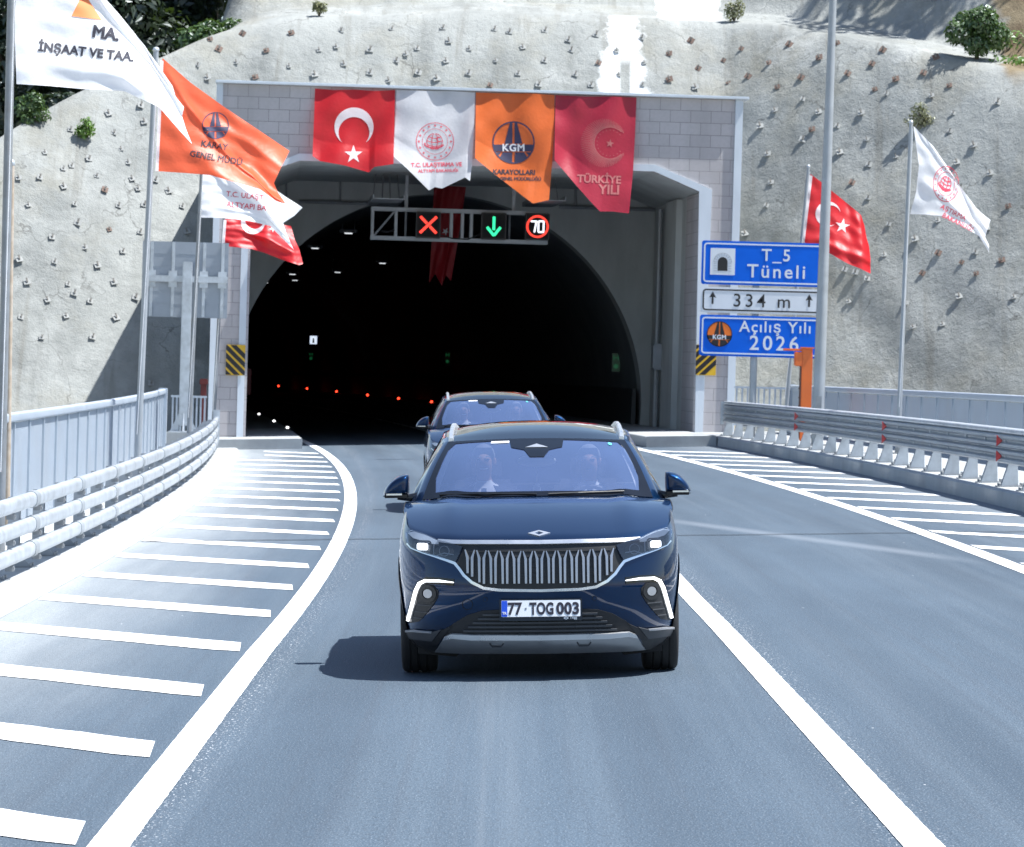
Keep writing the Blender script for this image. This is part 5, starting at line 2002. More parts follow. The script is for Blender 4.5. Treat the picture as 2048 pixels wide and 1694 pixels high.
# turned-up lower corner of the rose banner is one cloth with it; the rope along the top:
# long shaded red flag hanging behind the gantry
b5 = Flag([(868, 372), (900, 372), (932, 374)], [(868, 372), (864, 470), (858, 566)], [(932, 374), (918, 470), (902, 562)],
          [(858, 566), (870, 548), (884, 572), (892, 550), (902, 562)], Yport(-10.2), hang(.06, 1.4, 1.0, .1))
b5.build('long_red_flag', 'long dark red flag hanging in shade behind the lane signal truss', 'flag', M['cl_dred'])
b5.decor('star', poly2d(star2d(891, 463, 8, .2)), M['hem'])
# ================================================================ CAR
t = NT('car_paint')
co = t.coord()
fl = t.n('TexVoronoi', {'Vector': co, 'Scale': 900.0})
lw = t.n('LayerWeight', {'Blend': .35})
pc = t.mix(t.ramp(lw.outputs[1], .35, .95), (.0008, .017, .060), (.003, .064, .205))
pc = t.mix(t.math('MULTIPLY', t.ramp(t.noise(co, 500, 2), .5, .8), .25), pc, (.006, .05, .15))
p_ = t.principled(Base_Color=pc, Roughness=.40, Metallic=1.0)
p_.inputs['Coat Weight'].default_value = 1.0
p_.inputs['Coat Roughness'].default_value = .025
p_.inputs['Coat IOR'].default_value = 1.45
M['paint'] = t.mat
M['chrome'] = pm('satin_chrome', (.78, .80, .83), .22, 1.0, .04, 8)
M['blade'] = pm('grille_silver', (.42, .43, .45), .34, .85, .05, 8)
M['silver'] = pm('silver_trim', (.40, .41, .43), .38, .7, .05, 8)
M['rail_silver'] = pm('rail_silver', (.74, .75, .77), .3, .8, .04, 8)
M['piano'] = pm('gloss_black', (.006, .007, .010), .08, 0, .1, 8)
M['trim_grey'] = pm('grey_cladding', (.050, .054, .062), .5, 0, .1, 14)
M['cladding'] = pm('dark_cladding', (.014, .015, .018), .55, 0, .15, 14)
M['rubber'] = pm('tyre_rubber', (.014, .014, .015), .75, 0, .2, 20, bump=.2)
M['alloy'] = pm('alloy', (.45, .46, .48), .3, .9, .05, 8)
M['seat'] = pm('seat_fabric', (.06, .06, .068), .7, 0, .2, 20)
M['interior'] = pm('interior_plastic', (.04, .042, .05), .7, 0, .2, 20)
M['headliner'] = pm('headliner', (.45, .46, .48), .9, 0, .1, 20)
M['drl'] = emit('daylight_strip', (.95, .98, 1), 1.2, (.8, .8, .8))
M['led_head'] = emit('headlamp_led', (.95, .98, 1), 1.4, (.8, .8, .8))
M['plate_white'] = pm('plate_white', (.72, .75, .80), .35, 0, .02, 5)
M['plate_blue'] = pm('plate_blue', (.01, .07, .55), .35, 0, .05, 5)


def glass_mat(name, tint, refl_base, refl_col=(1, 1, 1), glare=0.0, glare_col=(1, 1, 1)):
    t = NT(name)
    fr = t.n('Fresnel', {'IOR': 1.7})
    tr = t.n('BsdfTransparent', {'Color': tint})
    g = t.n('BsdfGlossy', {'Roughness': .015, 'Color': refl_col})
    f = t.math('MINIMUM', t.math('ADD', fr.outputs[0], refl_base), 1.0)
    m = t.n('MixShader', {0: f, 1: tr.outputs[0], 2: g.outputs[0]})
    if glare:      # veiling glare painted in as a violet-tinted diffuse layer over the glass
        d = t.n('BsdfDiffuse', {'Color': glare_col})
        fm = t.math('MULTIPLY', t.ramp(t.noise(t.coord(), 2.2, 5), .2, .8, .8, 1.2), glare)
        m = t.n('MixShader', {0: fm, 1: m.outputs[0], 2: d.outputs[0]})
    t.t.links.new(m.outputs[0], t.out.inputs[0])
    return t.mat


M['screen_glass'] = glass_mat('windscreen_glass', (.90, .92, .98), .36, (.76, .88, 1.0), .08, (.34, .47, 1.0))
M['side_glass'] = glass_mat('side_glass', (.30, .32, .35), .08)
M['roof_glass'] = glass_mat('roof_glass', (.34, .35, .37), .05)
M['lens'] = glass_mat('lamp_lens', (.70, .74, .80), .03)

WT = pchip([(.10, .80), (.18, .845), (.24, .885), (.32, .912), (.42, .926), (.60, .938), (.75, .943), (.88, .940), (.97, .930), (1.05, .915), (1.14, .892), (1.2, .88)])
FT = pchip([(.10, .30), (.18, .20), (.24, .10), (.30, .055), (.38, .025), (.5, .0), (.62, -.005), (.75, .012), (.86, .035), (.92, .06), (.96, .09), (1.05, .17), (1.2, .32)])
RT = pchip([(.10, 4.42), (.3, 4.55), (.6, 4.60), (.95, 4.58), (1.2, 4.52)])
LC, PE = .78, 2.75


def Fy(x, z):
    w = WT(z)
    q = min(.99999, abs(x) / w)
    return FT(z) + LC * (1 - (1 - q ** PE) ** (1 / PE))


def Hood(x, y):
    s = max(0.0, min(1.0, (y - .05) / 1.22))
    z = .925 + .245 * (1 - (1 - s) ** 1.75)
    z -= .085 * (1 - .55 * s) * min(1.2, abs(x) / .88) ** 2.4
    # two soft power lines running to the cowl
    k = max(0.0, 1 - abs(abs(x) - .60) / .13)
    z += .012 * (k * k * (3 - 2 * k)) * min(1, s * 1.6)
    if y > 1.27:
        z += .02 * (y - 1.27)
    return z


def ztop_front(x):
    z = .93
    for _ in range(8):
        z = Hood(x, Fy(x, z))
    return z


CARX = W(1080, 1217, 26.95).x + math.sin(math.atan(BANK)) * .48
car = thing('suv_car', 'dark blue electric SUV in front, driving towards the camera with its lights on', 'car',
            Matrix.Translation((CARX, 26.95, gz(CARX))) @ Matrix.Rotation(-math.atan(BANK), 4, 'Y'))
CI = car.matrix_world.inverted()
CO = CI @ CAM
CR3 = CI.to_3x3()


def fz(px, py):
    """photo pixel -> (x,z) on the car's front surface"""
    d = CR3 @ ray(px, py)
    y = .1
    for _ in range(40):
        p = CO + d * ((y - CO.y) / d.y)
        y = .6 * y + .4 * Fy(p.x, p.z)
    p = CO + d * ((y - CO.y) / d.y)
    return p.x, p.z


def FZ(pts):
    return [fz(*q) for q in pts]


def mir(pts):
    return [(-x, z) for x, z in pts]


def fmap(x, z, off):
    e = .004
    y = Fy(x, z)
    dx = (Fy(x + e, z) - Fy(x - e, z)) / (2 * e)
    dz = (Fy(x, z + e) - Fy(x, z - e)) / (2 * e)
    dx = max(-2.5, min(2.5, dx))
    n = Vector((dx, -1, dz)).normalized()
    return Vector((x, y, z)) + n * off


def front(name, shape, mat, off, thick, par=None, maxlen=.05, smooth=True):
    o = sheet(name, shape, fmap, mat, None, off, thick, maxlen, smooth=smooth)
    o.parent = par or car
    return o


# ---- body shell: front, sides and tail as one skin with wheel openings
NV, NFR, NSD, NRR = 22, 26, 44, 12
mb = MB()
WC = ((.905, .365), (3.795, .365))


def belt(y):
    return lerp(Hood(.90, 1.3), 1.175, max(0, min(1, (y - 1.3) / 2.6)))


def shell_pt(i, v, sg):
    zb = .17
    if i <= NFR:
        a = math.pi / 2 * i / NFR
        xn = math.sin(a) ** .80
        zt_ = ztop_front(.93 * xn * .999)
        z = lerp(zb, zt_, v)
        w = WT(z)
        x = w * xn * .99999
        return Vector((sg * x, Fy(x, z), z))
    if i <= NFR + NSD:
        k = (i - NFR) / NSD
        y_ = None
        z1 = belt(lerp(.95, 4.0, k)) if lerp(.95, 4.0, k) > 1.3 else Hood(.90, lerp(.95, 4.0, k))
        z = lerp(zb, z1, v)
        y_ = lerp(FT(z) + LC, 4.0, k)
        cr = .012 * math.exp(-((z - .80) / .05) ** 2) + (.022 * math.exp(-((math.hypot(y_ - .905, z - .365) - .42) / .06) ** 2) + .022 * math.exp(-((math.hypot(y_ - 3.795, z - .365) - .42) / .06) ** 2)) * 0
        return Vector((sg * (WT(z) + cr * 0), y_, z))
    k = (i - NFR - NSD) / NRR
    a = math.pi / 2 * k
    z = lerp(zb + .08, belt(4.0), v)
    w = WT(z)
    return Vector((sg * w * max(0, math.cos(a)) ** .7, 4.0 + (RT(z) - 4.0) * math.sin(a) ** .8, z))


for sg in (-1, 1):
    n = NFR + NSD + NRR
    vs = [shell_pt(i, j / NV, sg) for i in range(n + 1) for j in range(NV + 1)]
    fs = []
    for i in range(n):
        for j in range(NV):
            q = (i * (NV + 1) + j, (i + 1) * (NV + 1) + j, (i + 1) * (NV + 1) + j + 1, i * (NV + 1) + j + 1)
            c = sum((vs[k] for k in q), Vector()) / 4
            if abs(c.x) > .6 and any(math.hypot(c.y - a, c.z - b) < .385 for a, b in WC):
                continue
            fs.append(q if sg < 0 else q[::-1])
    mb.add(vs, fs)
body = mb.build('body', M['paint'], car, smooth=True, angle=45)
# underbody and inner tub (dark)
mb = MB()
mb.box(-.66, .66, .35, 4.3, .20, .34); mb.box(-.62, .62, .45, 1.25, .3, .84); mb.box(-.86, .86, 1.45, 3.35, .24, .45)
mb.build('underbody', M['matt_black'], car)
for sg in (-1, 1):
    for (yc, zc_) in WC:
        mb = MB()
        pr = []
        for i in range(25):
            a = math.radians(-28 + 236 * i / 24)
            pr.append((yc + math.cos(a) * .405, zc_ + math.sin(a) * .405, yc + math.cos(a) * .36, zc_ + math.sin(a) * .36))
        vs, fs = [], []
        for (y0, z0, y1, z1) in pr:
            def surf(y, z):
                zz = max(.17, z)
                return WT(zz) if y > FT(zz) + LC else WT(zz) * (1 - max(0, 1 - (y - FT(zz)) / LC) ** PE) ** (1 / PE)
            xo, xi = surf(y0, z0), surf(y0, z0)
            vs += [Vector((sg * (xo + .008), y0 + (y0 - yc) * .05, z0 + (z0 - zc_) * .05)), Vector((sg * (xi + .010), y1, z1)), Vector((sg * .62, y1, z1))]
        for i in range(24):
            a = i * 3
            fs += [(a, a + 3, a + 4, a + 1), (a + 1, a + 4, a + 5, a + 2)]
        mb.add(vs, fs)
        mb.build('arch_trim', M['cladding'], car, smooth=True, angle=40)

# ---- hood
mb = MB()


def hood_pt(u, v):
    x = (2 * u - 1) * .917
    zf = ztop_front(x)
    y0 = Fy(x, zf) - .004
    y1 = 1.235 + .26 * (x / .80) ** 2
    if abs(x) > .80:
        y1 = 1.495 + (abs(x) - .80) * .5
    y = lerp(y0, max(y0 + .02, y1), v)
    ed = max(0, 1 - v * 14)
    return Vector((x, y, Hood(x, y) + .004 - .012 * ed * ed))


mb.grid(hood_pt, 64, 36)
mb.build('hood', M['paint'], car, smooth=True, angle=60)

# shut lines beside the hood, sensors and tow cover on the bumper
for sg in (-1, 1):
    mb = MB()
    mb.tube([hood_pt(.5 + sg * .5, k_ / 12) + Vector((0, 0, -.002)) for k_ in range(13)], .0045, 5); mb.build('shut_line', M['matt_black'], car)
mb = MB()
mb.tube([hood_pt(k_ / 30, 0) + Vector((0, -.002, .0)) for k_ in range(31)], .004, 5); mb.build('shut_line', M['matt_black'], car)

# ---- windscreen, frame, roof, pillars
def Gl(a, b, off=0.0):
    y0 = 1.235 + .26 * a * a
    x = a * lerp(.80, .628, b)
    z0 = Hood(.8 * a, y0) + .006
    y = lerp(y0, 2.07 + .13 * a * a, b)
    z = lerp(z0, 1.556 - .022 * a * a, b) + .03 * math.sin(math.pi * b)
    p = Vector((x, y, z))
    if off:
        e = .01
        t1 = Gl(a + e, b) - Gl(a - e, b)
        t2 = Gl(a, b + e) - Gl(a, b - e)
        n = t1.cross(t2).normalized()
        p += n * off
    return p


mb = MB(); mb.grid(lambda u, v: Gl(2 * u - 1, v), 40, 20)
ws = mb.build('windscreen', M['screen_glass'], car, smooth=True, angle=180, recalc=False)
gmap = lambda u, v, off: Gl(u, v, off)
def gl_strip(name, pts_in, pts_out, mat, off):
    sh = (list(pts_in) + list(pts_out), [(i, i + 1, i + 1 + len(pts_in), i + len(pts_in)) for i in range(len(pts_in) - 1)])
    o = sheet(name, sh, gmap, mat, None, off, .002, .12, smooth=True); o.parent = ws; return o
# dark band round the glass edge
inn = [(-.90, .085), (-.945, .30), (-.945, .80), (-.90, .945), (-.3, .965), (.3, .965), (.90, .945), (.945, .80), (.945, .30), (.90, .085), (.4, .065), (-.4, .065), (-.90, .085)]
outp = [(-1, 0), (-1, .30), (-1, .80), (-1, 1), (-.3, 1), (.3, 1), (1, 1), (1, .80), (1, .30), (1, 0), (.4, 0), (-.4, 0), (-1, 0)]
gl_strip('dark_band', inn, outp, M['piano'], .004)
# camera cover behind the mirror and sticker
sens = [(-.30, .96), (.30, .96), (.27, .80), (.13, .74), (.07, .60), (-.07, .60), (-.13, .74), (-.27, .80)]
o = sheet('camera_cover', poly2d(sens), gmap, M['piano'], None, .005, .003, .1); o.parent = ws
o = sheet('camera_window', poly2d([(-.12, .785), (.12, .785), (0, .86)]), gmap, M['rail_silver'], None, .009, .002, .1); o.parent = ws
o = sheet('sticker', poly2d([(-.50, .90), (-.30, .90), (-.30, .945), (-.50, .945)]), gmap, M['plate_white'], None, .006, .002, .1); o.parent = ws
o = sheet('sticker', poly2d(circle2d(.80, .885, .022, 10, .028)), gmap, pm('teal_sticker', (.1, .5, .5), .5), None, .006, .002, .1); o.parent = ws
# mirror pod below the cover
mb = MB(); mb.ellipsoid((0, 2.02, 1.40), .14, .03, .045, 14, 8); mb.build('rear_view_mirror', M['silver'], car, smooth=True)

def Rf(u, v):
    a = 2 * u - 1
    y = lerp(2.07 + .13 * a * a, 4.32 - .10 * a * a, v)
    w = pchip_roofw(v)
    z = pchip_roofz(v) - (.022 + .05 * min(1, v * 4) * (1 - .3 * v)) * abs(a) ** 2.4
    return Vector((a * w, y, z))


pchip_roofz = pchip([(0, 1.556), (.12, 1.612), (.3, 1.655), (.5, 1.668), (.75, 1.655), (1, 1.605)])
pchip_roofw = pchip([(0, .628), (.2, .645), (.6, .64), (1, .60)])
mb = MB(); mb.grid(Rf, 36, 30, flip=True)
mb.build('roof', M['roof_glass'], car, smooth=True, angle=180)
for sg in (-1, 1):
    # pillar / cant rail strip
    mb = MB()
    pts = []
    for i in range(15):
        b = i / 14
        p = Gl(sg, b); pts.append((p, p + Vector((sg * lerp(.070, .045, b), lerp(.10, .07, b), lerp(-.035, -.02, b)))))
    for i in range(1, 24):
        p = Rf(1 if sg > 0 else 0, i / 23); pts.append((p, p + Vector((sg * .045, .02, -.045))))
    vs = [q for pr in pts for q in (pr[0], (pr[0] + pr[1]) / 2 + Vector((sg * .008, -.004, .010)), pr[1])]
    fs = []
    for i in range(len(pts) - 1):
        a = 3 * i
        fs += [(a, a + 3, a + 4, a + 1), (a + 1, a + 4, a + 5, a + 2)]
    mb.add(vs, fs); mb.build('pillar', M['paint'], car, smooth=True, angle=70)
    # side glass from belt to cant rail
    outer = [p[1] for p in pts]
    mb = MB()
    vs = []
    for i, q in enumerate(outer):
        yb = max(1.52, min(4.2, q.y + lerp(.0, -.05, i / len(outer))))
        bt = Vector((sg * lerp(.885, .87, i / len(outer)), yb, belt(yb) - .005))
        if i == 0:
            bt = q + Vector((sg * .01, 0, -.03))
        for k in range(5):
            vs.append(bt.lerp(q, k / 4) + Vector((sg * .02 * math.sin(math.pi * k / 4), 0, 0)))
    fs = [(i * 5 + k, (i + 1) * 5 + k, (i + 1) * 5 + k + 1, i * 5 + k + 1) for i in range(len(outer) - 1) for k in range(4)]
    mb.add(vs, fs); mb.build('side_window', M['side_glass'], car, smooth=True, angle=60)
    mb = MB()
    for yb, w_ in ((2.75, .10), (3.65, .12)):
        tq = min(outer, key=lambda q: abs(q.y - yb))
        a = Vector((sg * .893, yb, belt(yb))); c = tq + Vector((sg * .012, 0, -.01))
        mb.add([a + Vector((0, -w_ / 2, 0)), a + Vector((0, w_ / 2, 0)), c + Vector((0, w_ / 2, 0)), c + Vector((0, -w_ / 2, 0))], [(0, 1, 2, 3)])
    mb.build('door_pillar', M['piano'], car)
    # shoulder cap closing belt to glass
    mb = MB()
    vs = []
    for i in range(26):
        y = lerp(1.25, 4.2, i / 25)
        z = belt(y) if y > 1.3 else Hood(.9, y)
        vs += [Vector((sg * WT(z), y, z)), Vector((sg * .868, y, z + .004))]
    mb.add(vs, [(2 * i, 2 * i + 1, 2 * i + 3, 2 * i + 2) for i in range(25)]); mb.build('belt_line', M['chrome'], car, smooth=True)
    # roof rail
    mb = MB()
    pr = []
    for i in range(21):
        v = lerp(.025, .86, i / 20)
        p = Rf(.5 + sg * lerp(.482, .468, min(1, i / 5)), v)
        tt = min(1, min(i, 20 - i) / 6); h_ = .020 * (tt * tt * (3 - 2 * tt)) + .004
        pr.append(p + Vector((0, 0, h_)))
    mb.sweep([(-.015, -.02), (.015, -.02), (.018, .006), (.010, .016), (-.010, .016), (-.018, .006)], [(p, Vector((1, 0, 0)), Vector((0, 0, 1))) for p in pr])
    mb.build('roof_rail', M['rail_silver'], car, smooth=True, angle=50)
    # mirror
    mr = D.objects.new('mirror', None); C.objects.link(mr); mr.parent = car
    mo = [(0, .02), (0, .90), (.03, .97), (.10, 1.0), (.30, .95), (.52, .83), (.72, .64), (.87, .42), (.96, .22), (1.0, .06), (.97, 0), (.5, -.01), (.04, 0)]
    lv = [(0, .55), (.10, .82), (.3, .95), (.6, 1.0), (.9, 1.0), (1.0, .96)]
    mb = MB()
    vs = []
    for (dy, sc_) in lv:
        for (a_, b_) in mo:
            vs.append(Vector((sg * (.895 + .185 * (.42 + (a_ - .42) * sc_)), 1.62 + .17 * dy, 1.178 + .148 * (.42 + (b_ - .42) * sc_))))
    nm_ = len(mo)
    fs = [(i * nm_ + j, i * nm_ + (j + 1) % nm_, (i + 1) * nm_ + (j + 1) % nm_, (i + 1) * nm_ + j) for i in range(len(lv) - 1) for j in range(nm_)]
    fs += [tuple(range(nm_)), tuple(range((len(lv) - 1) * nm_ + nm_ - 1, (len(lv) - 1) * nm_ - 1, -1))]
    mb.add(vs, fs)
    ho = mb.build('housing', M['paint'], mr, smooth=True, angle=75)
    sb_ = ho.modifiers.new('sub', 'SUBSURF'); sb_.levels = 2; sb_.render_levels = 2
    mb = MB(); mb.box(sg * .985 - .092, sg * .985 + .085, 1.635, 1.78, 1.160, 1.184); mb.build('lower_cover', M['piano'], mr, bevel=.010, smooth=True)
    mb = MB(); mb.tube([Vector((sg * .83, 1.72, 1.165)), Vector((sg * .90, 1.71, 1.160)), Vector((sg * .98, 1.70, 1.168))], [.034, .026, .022], 10); mb.build('arm', M['piano'], mr, smooth=True)
    mb = MB(); mb.box(sg * 1.0 - .055, sg * 1.0 + .055, 1.618, 1.640, 1.180, 1.192); mb.build('indicator', M['chrome'], mr)
    # wiper
    mb = MB()
    pts2 = [Gl(sg * .05 + .04, .012, .012), Gl(sg * .4 - .05, .022, .014), Gl(sg * .80 - .05, .032, .012)]
    mb.tube(pts2, .006, 6); mb.build('wiper', M['black'], car)

for sg in (-1, 1):
    o = sheet('pillar_trim', ([(sg * .90, .03), (sg * .955, .03), (sg * .955, .93), (sg * .915, .93)], [(0, 1, 2, 3)]), lambda u, v, off: Gl(u, v, off) + Vector((0, .02, -.02)), M['headliner'], None, -.012, .006, .12); o.parent = car
# ---- tail
mb = MB()
mb.grid(lambda u, v: Vector(((2 * u - 1) * lerp(.60, .82, v), lerp(4.32 - .10 * (2 * u - 1) ** 2, 4.50 - .12 * (2 * u - 1) ** 2, v), lerp(1.605 - .05 * abs(2 * u - 1) ** 2.4, 1.17, v))), 12, 6)
mb.build('rear_window', M['piano'], car, smooth=True, angle=180)
mb = MB()
mb.grid(lambda u, v: Vector(((2 * u - 1) * .80, lerp(4.0, 4.51, v), 1.172)), 6, 3); mb.build('parcel_shelf', M['matt_black'], car)

# ---- front graphics, traced on the fascia
axis = 1078.5
GL = FZ([(878, 1087), (900, 1091), (927, 1096), (922, 1109), (914, 1126), (929, 1150), (946, 1165), (970, 1175), (1000, 1178)])
cz_top = fz(1079, 1088)[1]
cz_bot = fz(1079, 1179)[1]
half = [(x, z) for x, z in GL] + [(0, cz_bot)]
gout = [(0, cz_top)] + half + mir(list(reversed(half)))[1:]
seen = []
gr_o = front('grille', poly2d(gout), M['black'], .004, .004)
# horizontal mesh bars behind
hb_ = []
for i in range(7):
    z = lerp(cz_bot + .03, cz_top - .03, (i + .5) / 7)
    ww = .47 if z > .74 else .47 - (.74 - z) * 1.2
    hb_.append(line2d([(-ww + 2 * ww * k_ / 24, z) for k_ in range(25)], .006))
front('grille_mesh', merge2d(*hb_), M['cladding'], .010, .006, gr_o)
# paired upright blades
xb0 = abs(fz(935, 1110)[0])
npair = 13
pitch = 2 * xb0 / (npair - .45)
for i in range(npair):
    xc = (i - 6) * pitch
    for s in (-1, 1):
        q = abs(xc + s * pitch * .19) / xb0
        zb_ = lerp(cz_bot + .040, cz_bot + .040, 1) + max(0, q - .80) * .36
        ztp = cz_top - .048 + .012 * q * q
        xl = xc + s * pitch * .19
        xt = xc + s * pitch * .41
        sh = line2d([(xl, zb_), (xl + s * .0005, lerp(zb_, ztp, .5)), (xl + s * .001, ztp - .052), (xt, ztp - .002)], [.014, .0155, .0165, .006])
        front('grille_blade', sh, M['blade'], .026, .022, gr_o, .06)
# chrome lines
tl = FZ([(878, 1083), (905, 1085.5), (940, 1086), (1000, 1086)])
tp = [(x, z) for x, z in tl] + [(0, fz(1079, 1086)[1])] + mir(list(reversed(tl)))
front('upper_chrome_bar', line2d(tp, [.018] + [.024] * (len(tp) - 2) + [.018]), M['rail_silver'], .018, .02)
bl = FZ([(818, 1088), (826, 1096), (845, 1104), (872, 1113), (895, 1121), (911, 1127), (920, 1138), (929, 1151), (945, 1165), (968, 1176), (1000, 1180)])
bp = bl + [(0, fz(1079, 1181)[1])] + mir(list(reversed(bl)))
front('lower_chrome_line', line2d(bp, [.010, .012, .014, .015, .016] + [.018] * (len(bp) - 10) + [.016, .015, .014, .012, .010]), M['chrome'], .018, .02)

hl_out = FZ([(817, 1067), (829, 1063), (850, 1070), (878, 1082), (904, 1088), (926, 1095), (921, 1109), (913, 1124), (886, 1117), (850, 1106), (827, 1096), (818, 1084)])
hl_brow = FZ([(818, 1067), (830, 1064), (852, 1071), (879, 1083), (878, 1089), (868, 1089), (848, 1083), (828, 1077)])
for s in (1, -1):
    fl_ = (lambda L: L) if s == 1 else mir
    hl = front('headlight', poly2d(fl_(hl_out)), M['piano'], .006, .005)
    front('daylight_brow', poly2d(fl_(hl_brow)), M['silver'] if False else emit('brow_light%d' % (s + 1), (.75, .85, 1), .10, (.36, .42, .50)), .009, .003, hl)
    cx, cz_ = fz(847, 1094)
    cx *= s
    sq = rrect(cx - .036, cz_ - .022, cx + .036, cz_ + .022, .012)
    front('headlight_bulb', poly2d(sq), M['led_head'], .012, .004, hl)
    fr_ = border2d(cx - .060, cz_ - .040, cx + .060, cz_ + .040, .02, .010)
    front('bulb_bezel', fr_, M['trim_grey'], .011, .004, hl)
    cx2, cz2 = fz(890, 1103)
    cx2 *= s
    el = circle2d(cx2, cz2, .062, 24, .036)
    front('reflector_bowl', poly2d(el), M['trim_grey'], .010, .003, hl)
    front('reflector_ring', merge2d(ring2d(cx2, cz2, .030, .034, 24), line2d([(cx2 - .05 * s, cz2 - .03), (cx2 + .0, cz2 - .012), (cx2 + .06 * s, cz2 - .022)], .006)), M['silver'], .013, .003, hl)
    front('divider', line2d([(lerp(cx, cx2, .52), cz2 - .03), (lerp(cx, cx2, .52), cz2 + .045)], .008), M['silver'], .012, .003, hl)
    front('headlight_lens', poly2d(fl_(hl_out)), M['lens'], .022, .004, hl)
    # corner light blade and fog lamp pocket
    pk = FZ([(838, 1175), (848, 1168), (866, 1170), (877, 1181), (876, 1195), (866, 1211), (850, 1231), (838, 1243), (818, 1246)])
    pocket = front('fog_pocket', poly2d(fl_(pk)), M['cladding'], .005, .004)
    dr_ = FZ([(908, 1165), (880, 1162), (852, 1161.5), (841, 1167), (834, 1181), (826, 1211), (818, 1241)])
    front('light_blade_bed', line2d(fl_(dr_), .044), M['piano'], .006, .005)
    front('light_blade', line2d(fl_(dr_), [.006, .016, .018, .020, .020, .018, .015]), M['drl'], .014, .010)
    fx, fz_ = fz(857, 1187)
    fx *= s
    front('fog_ring', ring2d(fx, fz_, .036, .058, 24), M['black'], .012, .008, pocket)
    front('fog_lamp', poly2d(circle2d(fx, fz_, .030, 20)), M['silver'], .010, .006, pocket)
    sl2 = []
    for (pa, pb) in (((838, 1209), (866, 1211)), ((832, 1222), (856, 1224)), ((829, 1234), (846, 1236))):
        sl2.append(line2d(fl_(FZ([pa, pb])), .006))
    front('pocket_slat', merge2d(*sl2), M['trim_grey'], .012, .006, pocket)
    # lower corners
    gp = FZ([(801, 1257), (830, 1259), (866, 1262.5), (884, 1258), (866, 1280), (846, 1278), (820, 1274), (802, 1272)])
    front('corner_trim', poly2d(fl_(gp)), M['trim_grey'], .016, .015)
    gp = FZ([(801, 1256), (830, 1258), (866, 1261), (866, 1264), (830, 1261.5), (801, 1259)])
    front('trim_edge', poly2d(fl_(gp)), M['silver'], .022, .012)
    gp = FZ([(803, 1272), (820, 1274), (846, 1278), (866, 1280), (884, 1260), (905, 1250), (880, 1282), (870, 1302), (850, 1301), (828, 1294), (812, 1284)])
    front('corner_skirt', poly2d(fl_(gp)), M['cladding'], .012, .015)
    # seam hint under the headlight and bonnet corner
lg = FZ([(1000, 1219), (965, 1221), (935, 1230), (908, 1246), (888, 1262), (878, 1276), (900, 1267), (960, 1266)])
lo = [(0, fz(1079, 1218)[1])] + lg + [(0, fz(1079, 1266)[1])]
lo = lo + mir(list(reversed(lg)))
lgo = front('lower_grille', poly2d(lo), M['cladding'], .006, .005)
zl0, zl1 = fz(1079, 1264)[1], fz(1079, 1224)[1]
ls = []
for i in range(5):
    z = lerp(zl0, zl1, (i + .5) / 5)
    ww = lerp(.52, .36, (i + .5) / 5)
    ls.append(line2d([(-ww + 2 * ww * k_ / 20, z) for k_ in range(21)], .012))
front('lower_slat', merge2d(*ls), M['trim_grey'], .016, .012, lgo)
front('lower_slot', merge2d(*[line2d([(x, zl0 + .01), (x, zl1 - .01)], .008) for x in (-.36, -.24, -.12, 0, .12, .24, .36)]), M['black'], .014, .008, lgo)
sk = FZ([(1000, 1267), (945, 1267), (905, 1265), (892, 1270), (872, 1299), (900, 1301), (1000, 1302)])
so_ = [(0, fz(1079, 1267)[1])] + sk + [(0, fz(1079, 1302)[1])] + mir(list(reversed(sk)))
skp = front('skid_plate', poly2d(so_), M['silver'], .022, .03)
tp_ = FZ([(1000, 1266), (945, 1266), (905, 1264), (893, 1269), (889, 1275), (908, 1272), (945, 1275), (1000, 1275)])
to_ = [(0, fz(1079, 1266)[1])] + tp_ + [(0, fz(1079, 1275)[1])] + mir(list(reversed(tp_)))
front('skid_ledge', poly2d(to_), M['rail_silver'], .034, .014, skp)
for s in (-1, 1):
    x, z = fz(994, 1285)
    x *= -s if s > 0 else 1
    x = s * abs(x)
    front('tow_notch', line2d([(x - .045, z + .012), (x - .03, z - .008), (x + .03, z - .008), (x + .045, z + .012)], .008), M['trim_grey'], .026, .004, skp)

for s_x in (-.74, -.36, .36, .74):
    front('parking_sensor', poly2d(circle2d(s_x, .475 if abs(s_x) > .5 else .60 - .06, .013, 14)), M['paint'], .004, .003)
    front('sensor_ring', ring2d(s_x, .475 if abs(s_x) > .5 else .54, .013, .016, 14), M['matt_black'], .0035, .003)
front('tow_cover', ring2d(fz(935, 1209)[0], fz(935, 1209)[1], .033, .036, 22), M['matt_black'], .003, .003)

# number plate
pcx, pcz = fz(1081.5, 1217)
PY_ = -.030
pl = D.objects.new('number_plate', None); C.objects.link(pl); pl.parent = car; pl.location = (pcx, PY_, pcz); pl.rotation_euler = (math.radians(-9), 0, 0)
mb = MB(); mb.prism([Vector((u, 0, v)) for u, v in rrect(-.272, -.078, .272, .066, .008)], (0, .03, 0)); mb.build('plate_frame', M['piano'], pl)
mb = MB(); mb.prism([Vector((u, -.004, v)) for u, v in rrect(-.260, -.052, .260, .056, .006)], (0, .0035, 0)); mb.build('plate_face', M['plate_white'], pl)
pmap = planar(Matrix.Identity(4))
child_sheet('blue_band', poly2d([(-.258, -.050), (-.220, -.050), (-.220, .054), (-.258, .054)]), pmap, M['plate_blue'], pl, .0062, .002)
child_sheet('country_letters', place2d(text2d('TR', 1, .02), -.254, -.036, .030), pmap, M['white'], pl, .0082, .0015)
